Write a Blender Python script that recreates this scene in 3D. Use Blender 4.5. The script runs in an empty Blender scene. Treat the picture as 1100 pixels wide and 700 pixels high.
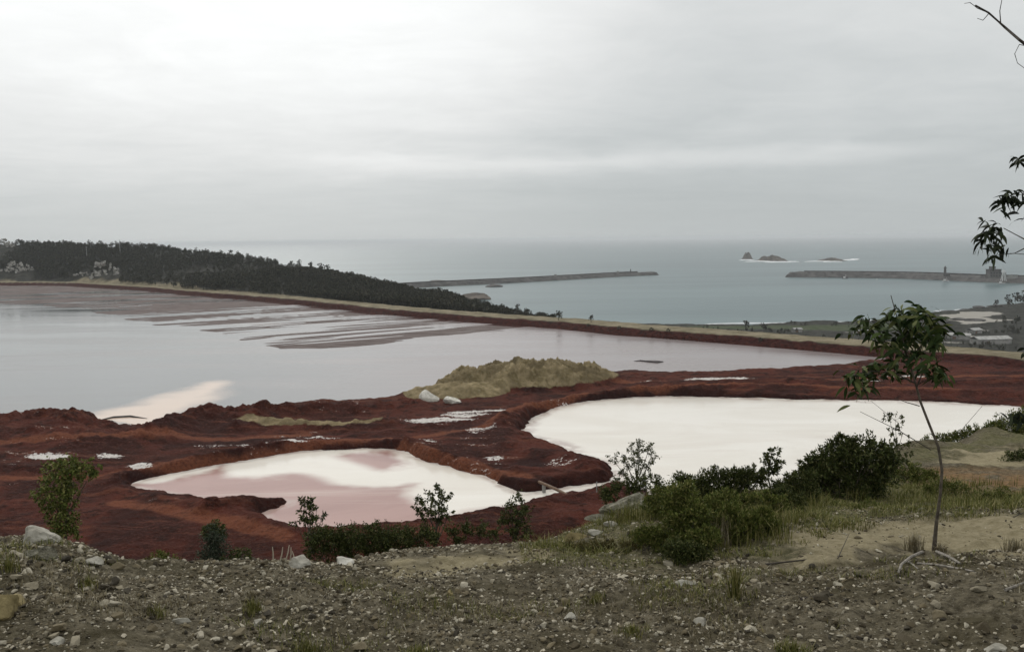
import bpy, math, random
import numpy as np
from mathutils import Matrix, Vector

rng = np.random.default_rng(7)
random.seed(7)
S = bpy.context.scene
COL = S.collection
R = math.radians

# ------------------------------------------------------------------ camera
CAMZ = 45.0            # eye above the level of the pond (z = 0); the sea lies at SEA
SEA = -60.0
F = 915.0              # focal length in pixels of the 1100 px wide photograph
PITCH, ROLL = 5.8, -0.63
cam = bpy.data.cameras.new('camera')
cam_o = bpy.data.objects.new('camera', cam); COL.objects.link(cam_o)
cam.sensor_fit = 'HORIZONTAL'; cam.sensor_width = 36; cam.lens = 36*F/1100
cam.clip_start = 0.1; cam.clip_end = 90000
CAMR = Matrix.Rotation(R(90-PITCH), 4, 'X') @ Matrix.Rotation(R(ROLL), 4, 'Z')
cam_o.matrix_world = Matrix.Translation((0, 0, CAMZ)) @ CAMR
S.camera = cam_o

# ------------------------------------------------------------------ light and sky
SUN_EL, SUN_AZ = 34.0, -17.0       # azimuth from +Y towards +X
sun = bpy.data.lights.new('sun', 'SUN'); sun.energy = 1.1; sun.angle = R(12); sun.color = (1.0, .96, .9)
sun_o = bpy.data.objects.new('sun', sun); COL.objects.link(sun_o)
sdir = Vector((math.sin(R(SUN_AZ))*math.cos(R(SUN_EL)), math.cos(R(SUN_AZ))*math.cos(R(SUN_EL)), math.sin(R(SUN_EL))))
sun_o.rotation_euler = sdir.to_track_quat('Z', 'Y').to_euler()
S.view_settings.view_transform = 'Standard'
S.view_settings.look = 'None'
S.view_settings.exposure = 0.0
S.view_settings.gamma = 1.0
S.view_settings.use_curve_mapping = False

class NT:
    """small node-tree writer"""
    def __init__(s, tree): s.t = tree; s.n = tree.nodes; s.l = tree.links
    def add(s, typ, **kw):
        n = s.n.new(typ)
        for k, v in kw.items(): setattr(n, k, v)
        return n
    def link(s, a, b): s.l.new(a, b)
    def put(s, inp, v):
        if hasattr(v, 'is_output') or isinstance(v, bpy.types.NodeSocket): s.l.new(v, inp)
        else: inp.default_value = v
    def math(s, op, a, b=0.0, c=None, clamp=False):
        n = s.add('ShaderNodeMath', operation=op); n.use_clamp = clamp
        s.put(n.inputs[0], a); s.put(n.inputs[1], b)
        if c is not None: s.put(n.inputs[2], c)
        return n.outputs[0]
    def mix(s, f, a, b):
        n = s.add('ShaderNodeMix', data_type='RGBA'); n.clamp_factor = True
        s.put(n.inputs[0], f)
        s.put(n.inputs[6], a if not isinstance(a, tuple) else (*a, 1)[:4])
        s.put(n.inputs[7], b if not isinstance(b, tuple) else (*b, 1)[:4])
        return n.outputs[2]
    def smooth(s, v, a, b, lo=0.0, hi=1.0):
        n = s.add('ShaderNodeMapRange', interpolation_type='SMOOTHSTEP')
        s.put(n.inputs[0], v)
        for i, x in enumerate((a, b, lo, hi)): n.inputs[i+1].default_value = x
        return n.outputs[0]
    def noise(s, vec, scale, detail=4, rough=.55, dist=0.0, dim='3D'):
        n = s.add('ShaderNodeTexNoise', noise_dimensions=dim)
        if vec is not None: s.l.new(vec, n.inputs['Vector'])
        n.inputs['Scale'].default_value = scale; n.inputs['Detail'].default_value = detail
        n.inputs['Roughness'].default_value = rough; n.inputs['Distortion'].default_value = dist
        return n.outputs[0]
    def mapping(s, vec, scale=(1, 1, 1), rot=(0, 0, 0), loc=(0, 0, 0)):
        n = s.add('ShaderNodeMapping'); s.l.new(vec, n.inputs[0])
        n.inputs['Scale'].default_value = scale; n.inputs['Rotation'].default_value = rot
        n.inputs['Location'].default_value = loc
        return n.outputs[0]
    def attr(s, name):
        n = s.add('ShaderNodeAttribute', attribute_name=name)
        sp = s.add('ShaderNodeSeparateColor'); s.l.new(n.outputs['Color'], sp.inputs[0])
        return sp.outputs[0], sp.outputs[1], sp.outputs[2], n.outputs['Alpha']

def rays(px, py):
    u = (np.asarray(px, float)-550)/F; v = (350-np.asarray(py, float))/F
    m = np.array(CAMR.to_3x3())
    d = np.stack([u, v, -np.ones_like(u)], -1) @ m.T
    return d

world = bpy.data.worlds.new('World'); S.world = world; world.use_nodes = True
W = NT(world.node_tree); W.n.clear()
wo = W.add('ShaderNodeOutputWorld'); bg = W.add('ShaderNodeBackground'); W.link(bg.outputs[0], wo.inputs[0])
sky = W.add('ShaderNodeTexSky', sky_type='NISHITA'); sky.sun_disc = False
sky.sun_elevation = R(SUN_EL); sky.sun_rotation = R(SUN_AZ)
tc = W.add('ShaderNodeTexCoord'); D = tc.outputs['Generated']
sx = W.add('ShaderNodeSeparateXYZ'); W.link(D, sx.inputs[0])
zc = W.math('MAXIMUM', sx.outputs[2], 0.0)
zz = W.math('ADD', zc, 0.10)
cp = W.add('ShaderNodeCombineXYZ')
W.link(W.math('DIVIDE', sx.outputs[0], zz), cp.inputs[0]); W.link(W.math('DIVIDE', sx.outputs[1], zz), cp.inputs[1])
big = W.noise(W.mapping(cp.outputs[0], (.34, .6, 1), loc=(3.1, 1.7, 0)), 1.0, 5, .55, .6)
fine = W.noise(W.mapping(cp.outputs[0], (1.3, 1.3, 1), rot=(0, 0, .6), loc=(8, 2, 0)), 1.5, 6, .62, 1.0)
fine2 = W.noise(W.mapping(cp.outputs[0], (.8, 1.0, 1), loc=(1, 7, 0)), 3.0, 7, .62, .5)
gl = rays(190, -20); gl = gl/np.linalg.norm(gl)
dt = W.add('ShaderNodeVectorMath', operation='DOT_PRODUCT'); W.link(D, dt.inputs[0]); dt.inputs[1].default_value = tuple(gl)
glow = W.smooth(dt.outputs['Value'], .79, 1.0)
glow = W.math('MULTIPLY', W.math('POWER', glow, 1.9), W.smooth(sx.outputs[2], .0, .22, .3, 1))
lum = W.smooth(sx.outputs[2], 0.0, .26, .505, .68)
lum = W.math('ADD', lum, W.smooth(sx.outputs[2], .3, .95, 0, .26))
lum = W.math('MULTIPLY', W.math('ADD', lum, W.math('MULTIPLY', glow, .345)), 1.03)
cl = W.math('ADD', W.math('MULTIPLY', W.math('SUBTRACT', big, .5), .30), W.math('MULTIPLY', W.math('SUBTRACT', fine, .5), .16))
cl = W.math('ADD', cl, W.math('MULTIPLY', W.math('SUBTRACT', fine2, .5), .12))
cl = W.math('MULTIPLY', cl, W.smooth(sx.outputs[2], .0, .10, .25, 1))
lum = W.math('MULTIPLY', lum, W.math('ADD', cl, 1.0))
# a lighter and a darker band of cloud low over the sea
wv = W.noise(W.mapping(D, (2.2, 2.2, 9)), 1.6, 5, .55, .3)
ev = W.math('ADD', sx.outputs[2], W.math('MULTIPLY', W.math('SUBTRACT', wv, .5), .045))
def band(c, w, amp, az0, az1, fa):
    g = W.math('MULTIPLY', W.math('MULTIPLY', W.smooth(ev, c-w, c), W.smooth(ev, c, c+w*.75, 1, 0)), amp)
    m = W.math('MULTIPLY', W.smooth(sx.outputs[0], az0-fa, az0), W.smooth(sx.outputs[0], az1, az1+fa, 1, 0))
    return W.math('MULTIPLY', g, m)
lum = W.math('ADD', lum, band(.090, .020, .10, -.14, .34, .16))
lum = W.math('ADD', lum, band(.120, .022, -.05, -.12, .14, .1))
lum = W.math('ADD', lum, band(.045, .03, -.012, -.5, .3, .2))
tint = W.mix(W.smooth(lum, .4, .85), (.925, .995, 1.01), (.985, 1.0, .995))
cloudc = W.add('ShaderNodeVectorMath', operation='SCALE'); W.link(tint, cloudc.inputs[0])
W.link(W.math('MULTIPLY', lum, 10.0), cloudc.inputs['Scale'])
mixed = W.mix(.985, sky.outputs[0], cloudc.outputs[0])
W.link(mixed, bg.inputs[0]); bg.inputs[1].default_value = .1

# ------------------------------------------------------------------ helpers
def P(px, py, z):
    d = rays(px, py); k = (z-CAMZ)/d[..., 2]
    return d[..., :2]*k[..., None]
def Pn(lst, z): 
    a = np.array(lst, float); return P(a[:, 0], a[:, 1], z)
def at(px, py, r):
    """the point that lies r metres (level distance) from the eye along a line of sight"""
    d = rays(px, py); k = r/np.hypot(d[..., 0], d[..., 1])
    return d*np.asarray(k)[..., None]+np.array([0, 0, CAMZ])
def az_of(px, py=300):
    d = rays(px, py); return np.arctan2(d[..., 0], d[..., 1])
def sm(x, a, b):
    t = np.clip((x-a)/(b-a), 0, 1); return t*t*(3-2*t)
def _h(ix, iy, s):
    n = (ix.astype(np.int64)*374761393 + iy.astype(np.int64)*668265263 + s*1442695041) & 0xffffffff
    n = ((n ^ (n >> 13))*1274126177) & 0xffffffff
    return ((n ^ (n >> 16)) & 0xffff)/65535.0
def vn(x, y, s=0):
    ix = np.floor(x); iy = np.floor(y); fx = x-ix; fy = y-iy
    fx = fx*fx*(3-2*fx); fy = fy*fy*(3-2*fy)
    a = _h(ix, iy, s); b = _h(ix+1, iy, s); c = _h(ix, iy+1, s); d = _h(ix+1, iy+1, s)
    return (a*(1-fx)+b*fx)*(1-fy)+(c*(1-fx)+d*fx)*fy-.5
def fbm(x, y, s=0, o=4, g=.5):
    v = 0; a = 1.0
    for i in range(o):
        v = v+a*vn(x, y, s+i*17); x = x*2.03+3.7; y = y*2.03+1.3; a *= g
    return v
def seg_d(x, y, poly, closed):
    p = np.asarray(poly); q = np.roll(p, -1, 0) if closed else p[1:]
    p = p if closed else p[:-1]
    best = np.full(x.shape, 1e12)
    for (ax, ay), (bx, by) in zip(p, q):
        ex, ey = bx-ax, by-ay; l2 = ex*ex+ey*ey+1e-12
        t = np.clip(((x-ax)*ex+(y-ay)*ey)/l2, 0, 1)
        best = np.minimum(best, (x-ax-t*ex)**2+(y-ay-t*ey)**2)
    return np.sqrt(best)
def sdf(x, y, poly):
    d = seg_d(x, y, poly, True); ins = np.zeros(x.shape, bool)
    p = np.asarray(poly); q = np.roll(p, -1, 0)
    for (ax, ay), (bx, by) in zip(p, q):
        c = ((ay > y) != (by > y)) & (x < (bx-ax)*(y-ay)/(by-ay+1e-12)+ax)
        ins ^= c
    return np.where(ins, -d, d)
def spline(pts, n=6):
    p = np.array(pts, float); q = np.roll(p, -1, 0); o = np.roll(p, 1, 0); w = np.roll(p, -2, 0)
    out = []
    for i in range(len(p)):
        for t in np.linspace(0, 1, n, endpoint=False):
            out.append(.5*((2*p[i])+(-o[i]+q[i])*t+(2*o[i]-5*p[i]+4*q[i]-w[i])*t*t+(-o[i]+3*p[i]-3*q[i]+w[i])*t**3))
    return np.array(out)

def mesh_obj(name, v, f, mat, parent=None, smooth=False, attrs=None, uvless=True, loc=None):
    """v (n,3); f an (m,k) array or a list of such arrays"""
    fs = f if isinstance(f, list) else [f]
    fs = [np.asarray(a, np.int32) for a in fs if len(a)]
    me = bpy.data.meshes.new(name)
    v = np.asarray(v, np.float32)
    if loc is not None: v = v-np.asarray(loc, np.float32)
    me.vertices.add(len(v)); me.vertices.foreach_set('co', v.ravel())
    tot = np.concatenate([np.full(len(a), a.shape[1], np.int32) for a in fs])
    idx = np.concatenate([a.ravel() for a in fs])
    me.loops.add(len(idx)); me.loops.foreach_set('vertex_index', idx)
    me.polygons.add(len(tot))
    st = np.zeros(len(tot), np.int32); st[1:] = np.cumsum(tot)[:-1]
    me.polygons.foreach_set('loop_start', st)
    me.polygons.foreach_set('use_smooth', np.full(len(tot), smooth))
    me.update(calc_edges=True)
    if attrs:
        for k, a in attrs.items():
            at_ = me.attributes.new(k, 'FLOAT_COLOR', 'POINT')
            at_.data.foreach_set('color', np.ascontiguousarray(a, np.float32).ravel())
    me.materials.append(mat)
    o = bpy.data.objects.new(name, me); COL.objects.link(o)
    if loc is not None: o.location = tuple(float(t) for t in loc)
    if parent is not None:
        o.parent = parent
        if loc is None: o.matrix_parent_inverse = Matrix.Translation(parent.location).inverted()
    return o
def tag(o, label=None, cat=None, group=None, kind=None):
    if label: o['label'] = label
    if cat: o['category'] = cat
    if group: o['group'] = group
    if kind: o['kind'] = kind
    return o
def structure(o, label, cat): return tag(o, label, cat, None, 'structure')
def thing(name, loc, label, cat, group=None):
    o = bpy.data.objects.new(name, None); COL.objects.link(o); o.location = tuple(float(t) for t in loc)
    o.empty_display_size = .2
    return tag(o, label, cat, group)
def copy_thing(o, loc, rotz=0, scale=1.0, label=None):
    c = o.copy(); COL.objects.link(c); c.location = tuple(float(t) for t in loc)
    c.rotation_euler = (0, 0, rotz); c.scale = (scale,)*3 if np.isscalar(scale) else scale
    if label: c['label'] = label
    for ch in list(o.children):
        d = ch.copy(); COL.objects.link(d); d.parent = c; d.matrix_parent_inverse = ch.matrix_parent_inverse.copy()
    return c

class MB:
    def __init__(s): s.v = []; s.f3 = []; s.f4 = []; s.n = 0
    def add(s, v, f):
        f = np.asarray(f)+s.n; s.v.append(np.asarray(v, float)); s.n += len(v)
        (s.f3 if f.shape[1] == 3 else s.f4).append(f)
    def tube(s, pts, rad, k=6, cap=True):
        p = np.asarray(pts, float); n = len(p); rad = np.broadcast_to(rad, (n,))
        t = np.gradient(p, axis=0); t /= np.linalg.norm(t, axis=1)[:, None]+1e-9
        up = np.array([0, 0, 1.]) if abs(t[0, 2]) < .9 else np.array([1., 0, 0])
        a = np.cross(t, up); a /= np.linalg.norm(a, axis=1)[:, None]+1e-9
        b = np.cross(t, a)
        th = np.arange(k)*2*math.pi/k
        v = p[:, None]+(a[:, None]*np.cos(th)[:, None]+b[:, None]*np.sin(th)[:, None])*rad[:, None, None]
        i = np.arange(n-1)[:, None]*k; j = np.arange(k); j2 = (j+1) % k
        f = np.stack([i+j, i+j2, i+k+j2, i+k+j], -1).reshape(-1, 4)
        s.add(v.reshape(-1, 3), f)
        if cap:
            s.add(np.vstack([v[0], p[0]]), np.stack([np.full(k, k), j2, j], -1))
            s.add(np.vstack([v[-1], p[-1]]), np.stack([np.full(k, k), j, j2], -1))
    def box(s, c, size, rz=0.0, top=1.0):
        h = np.array(size)/2
        v = np.array([[x, y, z] for z in (-1, 1) for x, y in ((-1, -1), (1, -1), (1, 1), (-1, 1))], float)
        v[4:, :2] *= top; v *= h
        cz, sz = math.cos(rz), math.sin(rz)
        v[:, :2] = v[:, :2] @ np.array([[cz, sz], [-sz, cz]])
        s.add(v+np.array(c), [[0, 3, 2, 1], [4, 5, 6, 7], [0, 1, 5, 4], [1, 2, 6, 5], [2, 3, 7, 6], [3, 0, 4, 7]])
    def build(s, name, mat, parent=None, smooth=False, loc=None):
        fs = []
        if s.f4: fs.append(np.concatenate(s.f4))
        if s.f3: fs.append(np.concatenate(s.f3))
        return mesh_obj(name, np.concatenate(s.v), fs, mat, parent, smooth, loc=loc)

def leaves(mb, c, d, L, wd, fold=.25, droop=0.0):
    """diamond leaves folded along the midrib: centres c, directions d"""
    n = len(c); d = d/(np.linalg.norm(d, axis=1)[:, None]+1e-9)
    r = rng.normal(size=(n, 3)); a = np.cross(d, r); a /= np.linalg.norm(a, axis=1)[:, None]+1e-9
    u = np.cross(a, d)
    L = np.broadcast_to(L, (n,))[:, None]; wd = np.broadcast_to(wd, (n,))[:, None]
    mid = c+d*L*.45
    tip = c+d*L; tip[:, 2] -= droop*L[:, 0]
    v = np.stack([c, mid+a*wd+u*wd*fold, tip, mid-a*wd+u*wd*fold], 1).reshape(-1, 3)
    i = np.arange(n)[:, None]*4
    mb.add(v, np.concatenate([i+np.array([0, 1, 2]), i+np.array([0, 2, 3])]))
def long_leaf(mb, base, d, L, wd, sag):
    """one lance-shaped hanging leaf, a bent strip of five pieces"""
    d = np.array(d, float); d /= np.linalg.norm(d)
    side = np.cross(d, rng.normal(size=3)); side /= np.linalg.norm(side)+1e-9
    prof = np.array([.15, .75, 1.0, .85, .5, .05]); p = np.array(base, float); pts = []
    n = len(prof)
    for i in range(n):
        s_ = np.cross(d, np.cross(side, d)); s_ /= np.linalg.norm(s_)+1e-9
        pts.append((p-s_*wd*prof[i]*.5, p+s_*wd*prof[i]*.5))
        d = d+np.array([0, 0, -sag/n]); d /= np.linalg.norm(d); p = p+d*L/(n-1)
    v = np.array(pts).reshape(-1, 3); i = np.arange(n-1)[:, None]*2
    mb.add(v, i+np.array([0, 1, 3, 2]))

# ------------------------------------------------------------------ materials
MATS = {}
def mat(name, fn):
    m = bpy.data.materials.new(name); m.use_nodes = True
    t = NT(m.node_tree); t.n.clear()
    out = t.add('ShaderNodeOutputMaterial'); b = t.add('ShaderNodeBsdfPrincipled'); t.link(b.outputs[0], out.inputs[0])
    geo = t.add('ShaderNodeNewGeometry'); t.pos = geo.outputs['Position']; t.island = geo.outputs['Random Per Island']
    t.nrm = geo.outputs['Normal']
    t.obj = t.add('ShaderNodeTexCoord').outputs['Object']
    fn(t, b); MATS[name] = m; return m
def bump(t, b, h, strength, dist=1.0):
    n = t.add('ShaderNodeBump'); t.put(n.inputs['Height'], h); n.inputs['Strength'].default_value = strength
    n.inputs['Distance'].default_value = dist; t.link(n.outputs[0], b.inputs['Normal'])
def setb(t, b, col=None, rough=None, spec=None, **kw):
    if col is not None:
        if isinstance(col, tuple): b.inputs['Base Color'].default_value = (*col, 1)
        else: t.link(col, b.inputs['Base Color'])
    if rough is not None: t.put(b.inputs['Roughness'], rough)
    if spec is not None: b.inputs['Specular IOR Level'].default_value = spec
    for k, v in kw.items(): t.put(b.inputs[k.replace('_', ' ')], v)

def m_ground(t, b):
    gr, dirt, org, veg = t.attr('mask')
    n1 = t.noise(t.pos, 1.1, 5, .6); n2 = t.noise(t.pos, 9, 6, .7); n3 = t.noise(t.pos, 45, 4, .7)
    c = t.mix(t.smooth(n2, .3, .7), (.040, .033, .020), (.185, .160, .110))
    c = t.mix(t.smooth(n3, .55, .75), c, (.30, .275, .22))
    c = t.mix(t.math('MULTIPLY', t.smooth(n1, .45, .65), .7), c, (.055, .046, .024))
    dc = t.mix(t.smooth(n2, .3, .7), (.21, .178, .105), (.33, .285, .185))
    c = t.mix(t.math('MULTIPLY', dirt, t.smooth(n3, .2, .5, .7, 1)), c, dc)
    gc = t.mix(t.smooth(n2, .3, .7), (.06, .065, .025), (.17, .15, .08))
    c = t.mix(t.math('MULTIPLY', gr, t.smooth(n1, .25, .6, .35, .9)), c, gc)
    oc = t.mix(t.smooth(n2, .3, .65), (.085, .055, .03), (.24, .15, .075))
    c = t.mix(t.math('MULTIPLY', org, t.smooth(n1, .3, .5)), c, oc)
    vc = t.mix(t.smooth(n1, .35, .65), (.035, .036, .012), (.10, .08, .035))
    c = t.mix(veg, c, vc)
    setb(t, b, c, .95, .06)
    bump(t, b, t.math('ADD', n2, t.math('MULTIPLY', n3, .4)), .9, .06)
def m_mud(t, b):
    tan, salt, dark, sed = t.attr('mask')
    n1 = t.noise(t.pos, .045, 6, .6, .8); n2 = t.noise(t.pos, .30, 6, .65, .3); n3 = t.noise(t.pos, 1.6, 5, .65)
    st = t.noise(t.mapping(t.pos, (.05, .45, .4), (0, 0, .25)), 1.0, 5, .6)
    c = t.mix(t.smooth(n1, .36, .64), (.033, .0084, .0054), (.086, .0225, .0135))
    c = t.mix(t.smooth(n2, .48, .66), c, (.024, .0070, .0045))
    c = t.mix(t.math('MULTIPLY', t.smooth(st, .52, .68), .55), c, (.16, .055, .030))
    c = t.mix(t.math('MULTIPLY', t.smooth(n3, .52, .68), .4), c, (.16, .065, .042))
    wet = t.noise(t.mapping(t.pos, (.02, .035, .1), (0, 0, -.3)), 1.0, 6, .62, 1.2)
    c = t.mix(t.math('MULTIPLY', t.smooth(wet, .53, .66), .75), c, (.020, .0065, .005))
    vor = t.add('ShaderNodeTexVoronoi', feature='DISTANCE_TO_EDGE'); t.link(t.mapping(t.pos, (.22, .22, .22)), vor.inputs['Vector'])
    c = t.mix(t.math('MULTIPLY', t.smooth(vor.outputs['Distance'], .0, .05, 1, 0), t.smooth(wet, .5, .4, 0, .6)), c, (.022, .007, .005))
    c = t.mix(t.math('MULTIPLY', dark, .8), c, (.016, .006, .0055))
    trk, _a, _b, _c = t.attr('track')
    c = t.mix(t.math('MULTIPLY', trk, t.smooth(n3, .3, .6, .35, .8)), c, (.19, .066, .034))
    tn = t.mix(t.smooth(n2, .3, .7), (.14, .110, .052), (.36, .285, .165))
    tn = t.mix(t.smooth(n3, .58, .75), tn, (.32, .28, .20))
    tn = t.mix(t.math('MULTIPLY', t.smooth(n1, .45, .6), .6), tn, (.10, .075, .04))
    c = t.mix(t.smooth(t.math('ADD', tan, t.math('MULTIPLY', t.math('SUBTRACT', n2, .5), .7)), .35, .6), c, tn)
    sc = t.mix(t.smooth(st, .35, .65), (.10, .075, .068), (.21, .175, .165))
    c = t.mix(sed, c, sc)
    sp = t.math('ADD', salt, t.math('MULTIPLY', t.math('SUBTRACT', n3, .5), 2.2))
    sp = t.math('ADD', sp, t.math('MULTIPLY', t.math('SUBTRACT', st, .5), 2.4))
    c = t.mix(t.math('MULTIPLY', t.smooth(sp, .56, .72), t.smooth(salt, .05, .2)), c, (.66, .62, .58))
    setb(t, b, c, .9, .06)
    bump(t, b, t.math('ADD', n2, t.math('MULTIPLY', n3, .5)), 1.0, 1.1)
def m_hills(t, b):
    tan, red, sand, green = t.attr('mask')
    n1 = t.noise(t.pos, .02, 6, .6, .5); n2 = t.noise(t.pos, .12, 6, .65); n3 = t.noise(t.pos, .6, 4, .6)
    c = t.mix(t.smooth(n2, .35, .65), (.020, .020, .016), (.050, .049, .042))
    c = t.mix(t.smooth(n3, .56, .7), c, (.085, .08, .06))
    tn = t.mix(t.smooth(n2, .3, .7), (.14, .12, .075), (.28, .24, .165))
    tn = t.mix(t.math('MULTIPLY', t.smooth(n3, .5, .7), .5), tn, (.09, .085, .045))
    c = t.mix(tan, c, tn)
    rd = t.mix(t.smooth(n3, .3, .7), (.022, .0065, .005), (.060, .017, .012))
    c = t.mix(red, c, rd)
    c = t.mix(t.math('MULTIPLY', green, .9), c, t.mix(t.smooth(n2, .3, .7), (.05, .075, .03), (.09, .10, .055)))
    s2 = t.math('ADD', sand, t.math('MULTIPLY', t.math('SUBTRACT', n2, .5), .8))
    c = t.mix(t.math('MULTIPLY', t.smooth(s2, .45, .6), t.smooth(sand, .1, .3)), c, (.33, .31, .275))
    setb(t, b, c, .95, .05)
    bump(t, b, t.math('ADD', n3, n2), .6, 1.5)
def m_pond(t, b):
    plume, mauve, c3, a4 = t.attr('mask')
    n1 = t.noise(t.mapping(t.pos, (.01, .04, 1), (0, 0, .3)), 1.0, 5, .6, .4)
    n2 = t.noise(t.mapping(t.pos, (.25, .6, 1), (0, 0, .3)), 1.0, 4, .6)
    c = t.mix(mauve, (.115, .125, .125), (.25, .215, .21))
    c = t.mix(t.math('MULTIPLY', t.smooth(n1, .4, .7), .3), c, (.29, .255, .25))
    c = t.mix(plume, c, (.64, .49, .385))
    setb(t, b, c, t.math('ADD', t.math('MULTIPLY', mauve, .10), t.smooth(n1, .3, .7, .06, .2)), .5, IOR=1.33)
    bump(t, b, n2, .05, .15)
def m_pool(t, b):
    pink, edge, gr, a4 = t.attr('mask')
    n1 = t.noise(t.mapping(t.pos, (.03, .05, 1)), 1.0, 5, .6, .8); n2 = t.noise(t.pos, .25, 5, .6, .4)
    c = t.mix(t.smooth(n1, .35, .7), (.73, .68, .60), (.81, .77, .70))
    pk = t.mix(t.smooth(n1, .3, .7), (.30, .160, .135), (.38, .220, .188))
    pf = t.math('ADD', pink, t.math('MULTIPLY', t.math('SUBTRACT', n1, .5), .9))
    c = t.mix(t.smooth(pf, .1, .9), c, pk)
    sc = t.noise(t.mapping(t.pos, (.012, .10, 1), (0, 0, .15)), 1.0, 6, .65, .6)
    c = t.mix(t.math('MULTIPLY', t.smooth(sc, .54, .72), .38), c, (.62, .53, .46))
    c = t.mix(t.math('MULTIPLY', edge, t.smooth(n2, .35, .6)), c, (.42, .33, .29))
    setb(t, b, c, .16, .4, IOR=1.33)
    bump(t, b, n2, .03, .2)
def m_sea(t, b):
    n1 = t.noise(t.mapping(t.pos, (.0009, .004, 1)), 1.0, 6, .6, .5)
    n2 = t.noise(t.mapping(t.pos, (.03, .06, 1)), 1.0, 4, .6); n3 = t.noise(t.pos, .25, 3, .6)
    c = t.mix(t.smooth(n1, .3, .7), (.030, .070, .079), (.082, .138, .144))
    setb(t, b, c, .32, .5, IOR=1.33)
    bump(t, b, t.math('ADD', n2, t.math('MULTIPLY', n3, .3)), .35, 2.0)
def simple(c1, c2, scale, rough=.85, spec=.2, bs=.4, bd=.02, isl=None, det=5):
    def f(t, b):
        n = t.noise(t.obj, scale, det, .65); n2 = t.noise(t.obj, scale*6, 4, .6)
        c = t.mix(t.smooth(n, .3, .7), c1, c2)
        if isl: c = t.mix(t.math('MULTIPLY', t.island, isl[0]), c, isl[1])
        setb(t, b, c, rough, spec)
        if bs: bump(t, b, t.math('ADD', n, t.math('MULTIPLY', n2, .4)), bs, bd)
    return f
def foliage(c1, c2, c3=None, trans=.12):
    def f(t, b):
        c = t.mix(t.island, c1, c2)
        if c3: c = t.mix(t.math('MULTIPLY', t.smooth(t.math('FRACT', t.math('MULTIPLY', t.island, 17.3)), .75, .8), .8), c, c3)
        setb(t, b, c, .65, .12)
        b.inputs['Subsurface Weight'].default_value = 0
        b.inputs['Transmission Weight'].default_value = 0
    return f
def stonemat(t, b):
    oi = t.add('ShaderNodeObjectInfo')
    r = t.math('FRACT', t.math('ADD', t.island, oi.outputs['Random']))
    n = t.noise(t.obj, 22, 5, .65)
    ramp = t.add('ShaderNodeValToRGB'); t.link(r, ramp.inputs[0])
    e = ramp.color_ramp.elements
    e[0].position = 0; e[0].color = (.032, .027, .019, 1); e[1].position = 1; e[1].color = (.54, .48, .37, 1)
    for p, c in ((.3, (.085, .068, .040)), (.55, (.17, .138, .082)), (.74, (.28, .245, .175)), (.88, (.42, .385, .30))):
        q = e.new(p); q.color = (*c, 1)
    c = t.mix(t.math('MULTIPLY', t.smooth(n, .4, .7), .5), ramp.outputs[0], (.09, .08, .06))
    setb(t, b, c, .9, .2)
    bump(t, b, n, .5, .01)

M_ground = mat('gravel ground', m_ground); M_mud = mat('red mud', m_mud); M_hills = mat('hill ground', m_hills)
M_pond = mat('pond water', m_pond); M_pool = mat('milky water', m_pool); M_sea = mat('sea water', m_sea)
M_stone = mat('gravel stone', stonemat)
M_pale = mat('pale boulder', simple((.22, .205, .165), (.42, .40, .34), 5, bs=.6, bd=.03))
M_yel = mat('yellow boulder', simple((.15, .12, .055), (.32, .26, .13), 6, bs=.6, bd=.03))
M_crag = mat('crag rock', simple((.10, .098, .088), (.46, .44, .40), .35, bs=1.0, bd=.6, det=8))
M_lichen = mat('lichen rock', simple((.05, .048, .026), (.30, .28, .215), 9, bs=1.0, bd=.06, det=8))
M_white = mat('white rock', simple((.42, .40, .34), (.70, .67, .60), 1.2, bs=.6, bd=.1))
M_bark = mat('bark', simple((.05, .042, .032), (.13, .11, .085), 14, bs=.6, bd=.01))
M_twig = mat('dry wood', simple((.12, .11, .09), (.33, .30, .26), 18, bs=.5, bd=.005))
M_darktwig = mat('dark twig', simple((.03, .026, .02), (.075, .062, .05), 18, bs=.4, bd=.005))
M_darkleaf = mat('dark foliage', foliage((.020, .028, .008), (.072, .088, .024), (.15, .15, .06)))
M_greenleaf = mat('green foliage', foliage((.042, .060, .012), (.150, .170, .042), (.24, .22, .08)))
M_moss = mat('yellow green weed', foliage((.05, .05, .015), (.15, .125, .045), (.24, .2, .1)))
M_greyleaf = mat('grey green foliage', foliage((.02, .03, .018), (.07, .085, .055), (.12, .13, .09)))
M_euc = mat('eucalyptus leaf', foliage((.011, .024, .006), (.052, .076, .019), (.12, .13, .045)))
M_eucdark = mat('dark eucalyptus leaf', foliage((.006, .009, .004), (.022, .03, .012), (.05, .06, .03)))
M_grass = mat('grass blade', foliage((.055, .066, .014), (.170, .165, .045), (.30, .26, .12)))
M_dry = mat('dry grass', foliage((.09, .075, .04), (.26, .22, .13), (.4, .36, .27)))
M_stalk = mat('pale stalk', simple((.30, .26, .19), (.5, .45, .36), 9))
M_forest = mat('forest tree', foliage((.012, .014, .009), (.055, .056, .036), (.10, .088, .06)))
M_rock = mat('breakwater rock', simple((.040, .038, .036), (.115, .108, .10), .06, bs=.8, bd=2))
M_islet = mat('islet rock', simple((.05, .043, .035), (.14, .115, .09), .05, bs=.8, bd=2))
M_foam = mat('foam', simple((.70, .72, .72), (.86, .87, .87), .03, bs=.3, bd=1))
M_conc = mat('concrete', simple((.20, .195, .18), (.34, .33, .31), .2, bs=.2, bd=.1))
M_roof = mat('pale roof', simple((.26, .255, .24), (.46, .45, .43), .3, bs=.1, bd=.05))
M_hull = mat('dark hull', simple((.03, .035, .05), (.06, .06, .07), .3, .5, .4, .1, .05))
M_whitep = mat('white paint', simple((.62, .62, .6), (.78, .78, .76), .4, .5, .4, .1, .05))
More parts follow.
